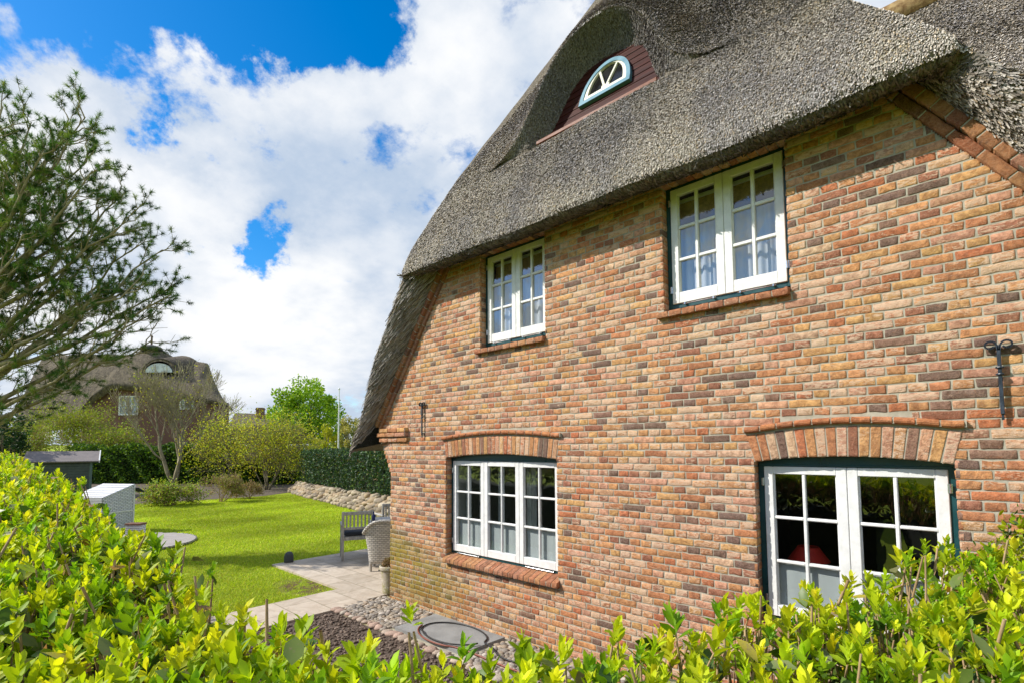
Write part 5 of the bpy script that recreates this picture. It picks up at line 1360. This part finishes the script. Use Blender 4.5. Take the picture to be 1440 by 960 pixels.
def far_win(px, py, w, h, Z, name='window'):
    c = pl(px, py, Z); m = MB(); U = RH; W2, H2 = w*Z/F_PX/2, h*Z/F_PX/2
    for k in (-1, 1): m.obox(c+U*k*(W2-.05), U*.06, FH*.05, (0, 0, H2)); m.obox(c+np.array((0, 0, k*(H2-.05))), U*W2, FH*.05, (0, 0, .06))
    for k in (-.33, .33): m.obox(c+U*k*W2, U*.03, FH*.045, (0, 0, H2))
    m.obox(c, U*W2, FH*.045, (0, 0, .03)); o = m.build(name, M_white, nh)
    g = MB(); g.obox(c+FH*.06, U*(W2-.08), FH*.01, (0, 0, H2-.08)); g.build('pane', plain('pale_pane', (.35, .42, .44), .15, .1), o)
far_win(181, 569.5, 27, 27, NZd+.8); far_win(263, 568, 20, 14, NZd+.8)
# eyelid window, cap and finial
c = pl(223, 523, 46.9); m = MB(); k = 14
pts = [(math.cos(math.pi*i/k)*1.25, math.sin(math.pi*i/k)*.85) for i in range(k+1)]
m.v = [tuple(c+RH*a+np.array((0, 0, b_))) for a, b_ in pts]+[tuple(c+FH*.8+RH*a+np.array((0, 0, b_))) for a, b_ in pts]; m.f = [tuple(range(k+1))]+[(i, i+1, k+2+i, k+1+i) for i in range(k)]
m.build('eyelid_window', plain('pale_pane2', (.42, .46, .46), .3, .3, 3.), nh)
m = MB(); n = 16; 
hood = [(math.cos(math.pi*i/n)*1.7, math.sin(math.pi*i/n)*1.45) for i in range(n+1)]
for rI, (dd, sc_) in enumerate(((.10, .96), (.02, .80), (3.2, 1.2))):
    m.v += [tuple(c+FH*dd+RH*a*sc_+np.array((0, 0, b_*sc_+(.5 if rI == 2 else 0)-.1))) for a, b_ in hood]
for i in range(n): m.f += [(i, i+1, n+1+i+1, n+1+i), (i, i+1, 2*n+2+i+1, 2*n+2+i)]
m.build('dormer_hood', M_ft, nh, smooth=True)
ca = pl(213, 488, 49.6); MB().lathe([(1.0, -.30), (.9, -.02), (.5, .15), (.1, .24)], tuple(ca), 18).build('ridge_cap', plain('dark_cap', (.05, .05, .05), .8, .2), nh, smooth=True)
MB().lathe([(.09, .2), (.08, .95), (.12, 1.0), (.05, 1.15)], tuple(ca), 8).build('finial', plain('finial_wood', (.12, .08, .05), .8, .2), nh)
# far house with chimney
fh2 = empty('distant_house', (0, 0, 0), label='low dark roof with a brick chimney far behind the golden shrubs', cat='house')
b = MB(); b.v = [pl(322, 600, 70), pl(402, 600, 70), pl(396, 582, 74), pl(330, 580, 74), pl(322, 640, 70), pl(402, 640, 70)]; b.f = [(0, 1, 2, 3)]; b.build('roof', M_ft, fh2)
b = MB(); b.v = [pl(324, 600, 70.3), pl(400, 600, 70.3), pl(400, 640, 70.3), pl(324, 640, 70.3)]; b.f = [(0, 1, 2, 3)]; b.build('wall', M_fb, fh2)
c = pl(366, 582, 73.); b = MB(); b.obox(c, RH*.45, FH*.4, (0, 0, .95)); b.obox(c+np.array((0, 0, .72)), RH*.52, FH*.46, (0, 0, .08)); b.build('chimney', M_fb, fh2)
# pale glazed roof just over the hedge
gr_ = empty('greenhouse', (0, 0, 0), label='pale low glazed roof showing above the far hedge', cat='greenhouse')
a = atz(318, 35); e = atz(424, 34); b = MB(); up2 = np.array((0, 0, 1.))
b.quad(a+up2*2.0, e+up2*1.95, e+FH*1.6+up2*2.50, a+FH*1.6+up2*2.55); b.quad(a+FH*3.2+up2*2.0, e+FH*3.2+up2*1.95, e+FH*1.6+up2*2.50, a+FH*1.6+up2*2.55); b.build('roof', plain('milky_glass', (.60, .66, .70), .25, .06), gr_)
b = MB(); b.quad(a, e, e+up2*1.95, a+up2*2.0); b.quad(a, a+FH*3.2, a+FH*3.2+up2*2, a+up2*2); b.build('wall', plain('milky_wall', (.4, .45, .45), .4, .1), gr_)

# ---- garden shed
M_shed = plain('grey_green_boards', (.075, .095, .075), .8, .2, 5., .3, 30.); M_felt = plain('grey_roof_felt', (.19, .165, .16), .9, .15, 3., .3, 120.)
sc_ = atz(92, 22.2); shed = empty('garden_shed', tuple(sc_), YAW_R+.66, label='small dark wooden shed with a low grey felt roof behind the near hedge', cat='shed')
b = MB(); zz = 0.
while zz < 1.66: b.box(-.95, .85, -.012, .02, zz+.004, zz+.116, .004); b.obox((.86, .8, zz+.06), (.018, 0, .0), (0, .8, 0), (0, 0, .056)); zz += .12
b.build('plank_wall', M_shed, shed)
for x in (-.93, .88): MB().box(x-.05, x+.05, -.035, .04, 0, 1.72, .006).build('corner_post', plain('green_post', (.10, .15, .12), .7, .1), shed)
MB().prism([(-.95, .01), (.84, .01), (.84, 1.68), (-.95, 1.68)], .03, 1.6).build('inner_wall', M_shed, shed)
b = MB(); r1 = np.array((0, .95, .36)); l_ = np.linalg.norm(r1); b.obox((-.1, .78-.35, 1.86), (1.25, 0, 0), r1*.62, np.cross((1, 0, 0), r1/l_)*.03, .005); r2 = np.array((0, .95, -.36)); b.obox((-.1, 1.6, 1.86), (1.25, 0, 0), r2*.62, np.cross((1, 0, 0), r2/l_)*.03, .005)
b.build('roof', M_felt, shed)
b = MB(); b.obox((1.165, .43, 1.865), (.02, 0, 0), r1*.63, np.cross((1, 0, 0), r1/l_)*.06, .004); b.build('bargeboard', M_white, shed)

# ---- round deck with the hooded beach chair
dk = atz(178, 11.5); M_deck = wood_mat('silvered_decking', (.30, .27, .25), (.46, .43, .41), (2.5, 40, 10), .85)
b = MB(); R_ = 1.42; y = -R_+.05
while y < R_:
    hw = math.sqrt(max(.01, R_*R_-(abs(y)+.05)**2)); b.box(-hw, hw, y-.044, y+.044, .02, .06, .004); y += .095
do = b.build('deck', M_deck); do.location = tuple(dk); do.rotation_euler = (0, 0, YAW_R+.12); tag(do, 'round silvery plank deck on the lawn beside the white beach chair', 'deck')
bcx = atz(150, 13.2, .06); hd_ = YAW_R+math.atan2(.731, .202)
bc = empty('beach_chair', tuple(bcx), hd_, label='white wicker hooded beach chair showing its slanted hood above the hedge', cat='chair'); bc.scale = (.92, .92, .82)
prof = [(-.40, .10), (-.47, 1.08), (.38, 1.42), (.38, .10)]
for s in (-1, 1):
    b = MB(); b.prism(prof, s*.56-.02, s*.56+.02); b.build('side_panel', M_wwick, bc)
b = MB(); d0, d1 = np.array((-.475, 0, 1.085)), np.array((.39, 0, 1.435)); b.obox((d0+d1)/2, (d1-d0)/2, (0, .60, 0), np.cross((d1-d0)/np.linalg.norm(d1-d0), (0, 1, 0))*.02, .01); b.build('hood', M_wwick, bc)
b = MB(); b.obox((-.44, 0, .6), (.02, 0, .0), (0, .56, 0), (-.03, 0, .49)); b.build('back_panel', M_wwick, bc)
for s in (-1, 1):
    b = MB(); b.obox((.385, s*.585, .76), (.022, 0, 0), (0, .012, 0), (0, 0, .66), .004); b.obox((-.04, s*.585, 1.255), (.43, 0, .172), (0, .012, 0), (0, 0, .018)); b.obox((0, s*.585, .62), (.38, 0, 0), (0, .012, 0), (0, 0, .02))
    b.build('frame_trim', M_white, bc)
MB().box(-.36, .40, -.53, .53, .30, .42, .03).build('seat', plain('blue_white_cushion', (.42, .48, .58), .9, .1), bc)
b = MB(); b.tube([(.38, -.59, 1.24), (.56, -.60, 1.12), (.60, -.60, 1.13)], .014, 8); b.build('hood_handle', M_steel, bc)
b = MB(); b.obox((.50, -.59, 1.25), (.10, 0, -.07), (0, .12, 0), (.01, 0, .012), .005); b.build('awning', M_cushion, bc)
ft = empty('footstool', tuple(atz(195, 12.0, .06)), hd_+.3, label='white wicker footstool with a brown top beside the beach chair', cat='footstool'); ft.scale = (.72, .72, .9)
MB().box(-.13, .13, -.24, .24, .02, .36, .01).build('body', M_wwick, ft); MB().box(-.15, .15, -.26, .26, .362, .41, .012).build('top', wood_mat('brown_wood', (.13, .06, .04), (.24, .13, .09), (3, 30, 30), .6), ft)

# ---- terrace furniture
def wood_chair(loc, hd, label):
    o = empty('garden_chair', loc, hd, label=label, cat='chair', group='weathered wooden garden chairs on the patio')
    for s, nm in ((-1, 'leg'), (1, 'leg')):
        MB().obox((s*.27, .0, .455), (.024, 0, 0), (0, .018, 0), (0, 0, .455), .005).build('leg', M_weather, o)
        MB().obox((s*.27, .48, .32), (.024, 0, 0), (0, .024, 0), (0, 0, .32), .005).build('leg', M_weather, o)
        MB().obox((s*.27, .24, .655), (.032, 0, 0), (0, .27, 0), (0, 0, .014), .006).build('armrest', M_weather, o)
    b = MB(); b.box(-.25, .25, -.016, .016, .84, .905, .008); b.box(-.25, .25, -.014, .014, .57, .615, .006)
    for i in range(7): x = -.204+i*.068; b.box(x-.016, x+.016, -.008, .008, .612, .842, .003)
    b.build('backrest', M_weather, o)
    b = MB(); b.box(-.25, .25, .0, .03, .37, .43, .005); b.box(-.25, .25, .45, .48, .37, .43, .005)
    for i in range(6): b.box(-.25, .25, .035+i*.07, .095+i*.07, .425, .442, .004)
    b.build('seat', M_weather, o)
    c = MB(); c.box(-.235, .235, .02, .46, .446, .52, .028); c.build('seat_cushion', M_cushion, o, smooth=True)
    return o
HC = math.atan2(*(lambda v: (v[1], v[0]))(RH*.93+FH*.36))
p1 = atz(504.5, 9.75, .032); c1 = wood_chair(tuple(p1), HC, 'weathered slatted garden chair with a dark cushion standing clear on the patio')
c2 = wood_chair(tuple(atz(556, 11.2, .032)), HC+.25, 'weathered garden chair mostly hidden behind the house corner')
wc = empty('wicker_armchair', tuple(atz(543, 8.95, .032)), YAW_R+.12, label='grey woven wicker armchair with a rounded back beside the house corner', cat='chair')
n, m_ = 30, 12; Wv = []
for i in range(n+1):
    th = math.pi*(1.0*i/n); 
    for j in range(m_+1):
        v = j/m_; z = .13+.73*v-.22*v*abs(math.cos(th))**3; ex = .27+.075*v**1.5+(.02 if j == m_ else 0); Wv.append((-math.cos(th)*ex, -math.sin(th)**.55*(.15+.06*v)+(.32 if abs(math.cos(th)) > .999 else .0), z))
Fw = [(i*(m_+1)+j, (i+1)*(m_+1)+j, (i+1)*(m_+1)+j+1, i*(m_+1)+j+1) for i in range(n) for j in range(m_)]
so_ = mk('shell', np.array(Wv), Fw, M_wicker, wc, smooth=True); sm = so_.modifiers.new('thick', 'SOLIDIFY'); sm.thickness = .03
rim_ = [Wv[i*(m_+1)+m_] for i in range(n+1)]; MB().tube(rim_, .026, 8).build('rim', M_wicker, wc, smooth=True)
MB().box(-.25, .25, -.12, .36, .34, .42, .03).build('seat', M_wicker, wc)
for sx in (-.23, .23):
    for sy in (-.10, .32): MB().lathe([(.022, .0), (.028, .14)], (sx, sy, 0), 8).build('leg', M_weather, wc)
tbl = empty('garden_table', tuple(atz(558, 9.9, .032)), YAW_R+.3, label='pale garden table behind the wicker armchair, cut off by the house corner', cat='table')
MB().box(-.42, .6, -.45, .45, .70, .735, .01).build('table_top', M_weather, tbl)
for sx in (-.36, .54):
    for sy in (-.38, .38): MB().box(sx-.03, sx+.03, sy-.03, sy+.03, 0, .70, .004).build('leg', M_weather, tbl)
bt = MB().lathe([(.028, 0), (.03, .02), (.03, .09), (.012, .12), (.012, .15), (.016, .152), (.016, .165)], tuple(atz(526.5, 9.75, .767)), 12).build('bottle', plain('blue_glass', (.02, .03, .16), .1, .1), smooth=True)
tag(bt, 'small dark blue bottle standing on the garden table', 'bottle')

# ---- flower pot with heather, stone light, hose
M_pot = None
m, t, p_, out = new_mat('lichened_terracotta'); ob = t.add('ShaderNodeTexCoord').outputs['Object']
c_ = t.mix(t.rng(t.noise(ob, 7., 6., .7), .4, .62), (.42, .36, .28), (.30, .28, .12)); c_ = t.mix(t.rng(t.noise(ob, 22., 5., .6), .5, .7), c_, (.55, .50, .43)); t.set(p_, 'Base Color', c_); p_.inputs['Roughness'].default_value = .9; t.set(p_, 'Normal', t.bump(t.noise(ob, 60., 4.), .4, .005)); M_pot = m
pot = empty('flower_pot', (-.165, .115, .032), label='lichen-stained clay flower pot with dry heather at the house corner', cat='flower pot')
MB().lathe([(.108, 0), (.114, .03), (.128, .25), (.136, .325), (.155, .33), (.160, .345), (.160, .375), (.150, .385), (.132, .384), (.125, .35), (.0, .345)], (0, 0, 0), 36).build('pot', M_pot, pot, smooth=False)
q = np.random.default_rng(15); m_ = 2600; P = rand_dirs(m_, q, .4)*q.uniform(.5, 1., (m_, 1))*np.array((.13, .13, .11))+np.array((0, 0, .385)); P = P[P[:, 2] > .36]
V, F, C = cards(P, .022, pick([(.20, .13, .08), (.28, .20, .13), (.14, .14, .05), (.30, .17, .14)], len(P), q), q, 1.); mk('heather', V, F, M_far_leaf, pot, C)
sp = on_z(406, 789.5, .03); b = MB(); prf = [(.080, 0), (.084, .03), (.082, .11), (.072, .15), (.050, .180), (.018, .195)]
b.lathe(prf, (0, 0, 0), 24); v_ = [(x+.0, y, z+(.16*x if z > .1 else 0)) for x, y, z in b.v]; b.v = v_
so2 = b.build('garden_light', plain('dark_granite', (.06, .065, .07), .7, .25, 50., .3, 120.), smooth=True); so2.location = tuple(sp); tag(so2, 'small dome-shaped dark stone garden light at the patio corner', 'garden light')
def hose(name, pts, mat, label):
    P = np.array(pts, float); n = len(P); out_ = []
    for i in range(n-1):
        a, b_, c_, d = P[max(i-1, 0)], P[i], P[i+1], P[min(i+2, n-1)]
        for k in range(7):
            t_ = k/7; out_.append(.5*((2*b_)+(-a+c_)*t_+(2*a-5*b_+4*c_-d)*t_*t_+(-a+3*b_-3*c_+d)*t_**3))
    tag(MB().tube(out_, .0085, 8).build(name, mat, smooth=True), label, 'hose')
cx, cy = 1.86, -.40
arc_ = lambda a0, a1, rr, n, dz=.0, ox=0, oy=0: [(cx+ox+rr*math.cos(a0+(a1-a0)*i/n), cy+oy+rr*.62*math.sin(a0+(a1-a0)*i/n), .051+dz) for i in range(n+1)]
hose('garden_hose', [(3.9, -.62, .05), (3.3, -.45, .05), (2.75, -.50, .05), (2.45, -.38, .05)]+arc_(.2, 3.7, .46, 10)+arc_(3.9, 6.2, .44, 7, .012), plain('black_rubber', (.015, .015, .016), .5, .1), 'black garden hose lying in a loop on the slate slab')
hose('garden_hose', [(4.1, -.75, .05), (3.5, -.60, .045), (2.9, -.62, .045), (2.4, -.62, .05)]+arc_(5.4, 3.3, .50, 7, .0), plain('red_rubber', (.22, .06, .035), .5, .1), 'reddish brown hose crossing the slate slab under the black loop')

# ---- grass blades over the near lawn
q = np.random.default_rng(55); m_ = 330000
P = np.stack([-.92-17.6*q.random(m_)**1.15, q.uniform(-3.6, 7.2, m_)], 1)
Z_ = (P-CAMP[:2])@Fv[:2]; X_ = (P-CAMP[:2])@Rv[:2]; px_ = 720+F_PX*X_/Z_
ok = (px_ > 150) & (px_ < 560) & ~((P[:, 0] > -3.36) & (P[:, 1] > -.33)) & (np.hypot(P[:, 0]-dk[0], P[:, 1]-dk[1]) > 1.45) & (P[:, 1] < np.interp(P[:, 0], WL[:, 0], WL[:, 1])-.05) & (P[:, 0] > -18.3+.12*P[:, 1])
bare = (np.hypot((P[:, 0]+1.55), (P[:, 1]+.55)*1.6) < .62) & (q.random(m_) < .75); P = P[ok & ~bare]; m_ = len(P); far_ = np.clip(Z_[ok & ~bare]/10, 1, 2.2)[:, None]
pn_ = vnoise(np.c_[P, P[:, 0]*0], 1.7, 2); D = rand_dirs(m_, q)*.85; D[:, 2] = 1; h = q.uniform(.020, .040, (m_, 1))*far_**.4; th = q.uniform(0, 3.14, m_); S_ = np.stack([np.cos(th), np.sin(th), th*0], 1)*.0055*far_
B0 = np.c_[P, np.zeros(m_)]; V = np.stack([B0-S_, B0+S_, B0+D*h], 1).reshape(-1, 3)
c = pick([(.36, .49, .02), (.45, .57, .025), (.54, .62, .04), (.56, .54, .10)], m_, q)*(1+.22*pn_[:, None])*(1+.10*vnoise(np.c_[P, P[:, 0]*0], 6., 12)[:, None])*np.array((.92, .97, 1.1))
tag(mk('grass', V, np.arange(m_*3).reshape(-1, 3), M_far_leaf, None, np.repeat(np.c_[c, np.zeros(m_)], 3, 0)), 'short mown lawn grass', 'grass', kind='stuff')

# ---- street trees behind the viewpoint, mirrored in the panes
for i, (x, y, h, wd) in enumerate(((-3.5, -14, 8.5, 3.2), (-7.5, -17, 10, 3.8), (1.2, -15, 7.0, 3.4), (9., -15, 7.5, 7.))):
    q = np.random.default_rng(200+i); o = empty('street_tree', (x, y, 0), label=['tall dark conifer across the lane, mirrored in the upper left window', 'tallest dark conifer across the lane', 'shorter dark conifer across the lane', 'broad green tree across the lane, mirrored in the lower right window'][i], cat='tree')
    n = 5000; u = q.random(n)**.7; cone = i < 3
    rr_ = (wd/2*(1-u*.93) if cone else wd/2*np.sqrt(np.maximum(0, 1-(2*u-1)**2)))*q.uniform(.55, 1.1, n)*(1+.25*np.sin(u*40)); a = q.uniform(0, 6.28, n)
    P = np.stack([rr_*np.cos(a), rr_*np.sin(a), h*(.08+.92*u if cone else .25+.75*u)], 1)
    V, F, C = cards(P, .42 if cone else .34, pick([(.03, .06, .02), (.05, .09, .03)] if cone else GR[:3], n, q), q, -.2 if cone else .2); mk('crown', V, F, M_far_leaf, o, C); MB().lathe([(.2, 0), (.08, h*.8)], (0, 0, 0), 8).build('trunk', M_bark, o)
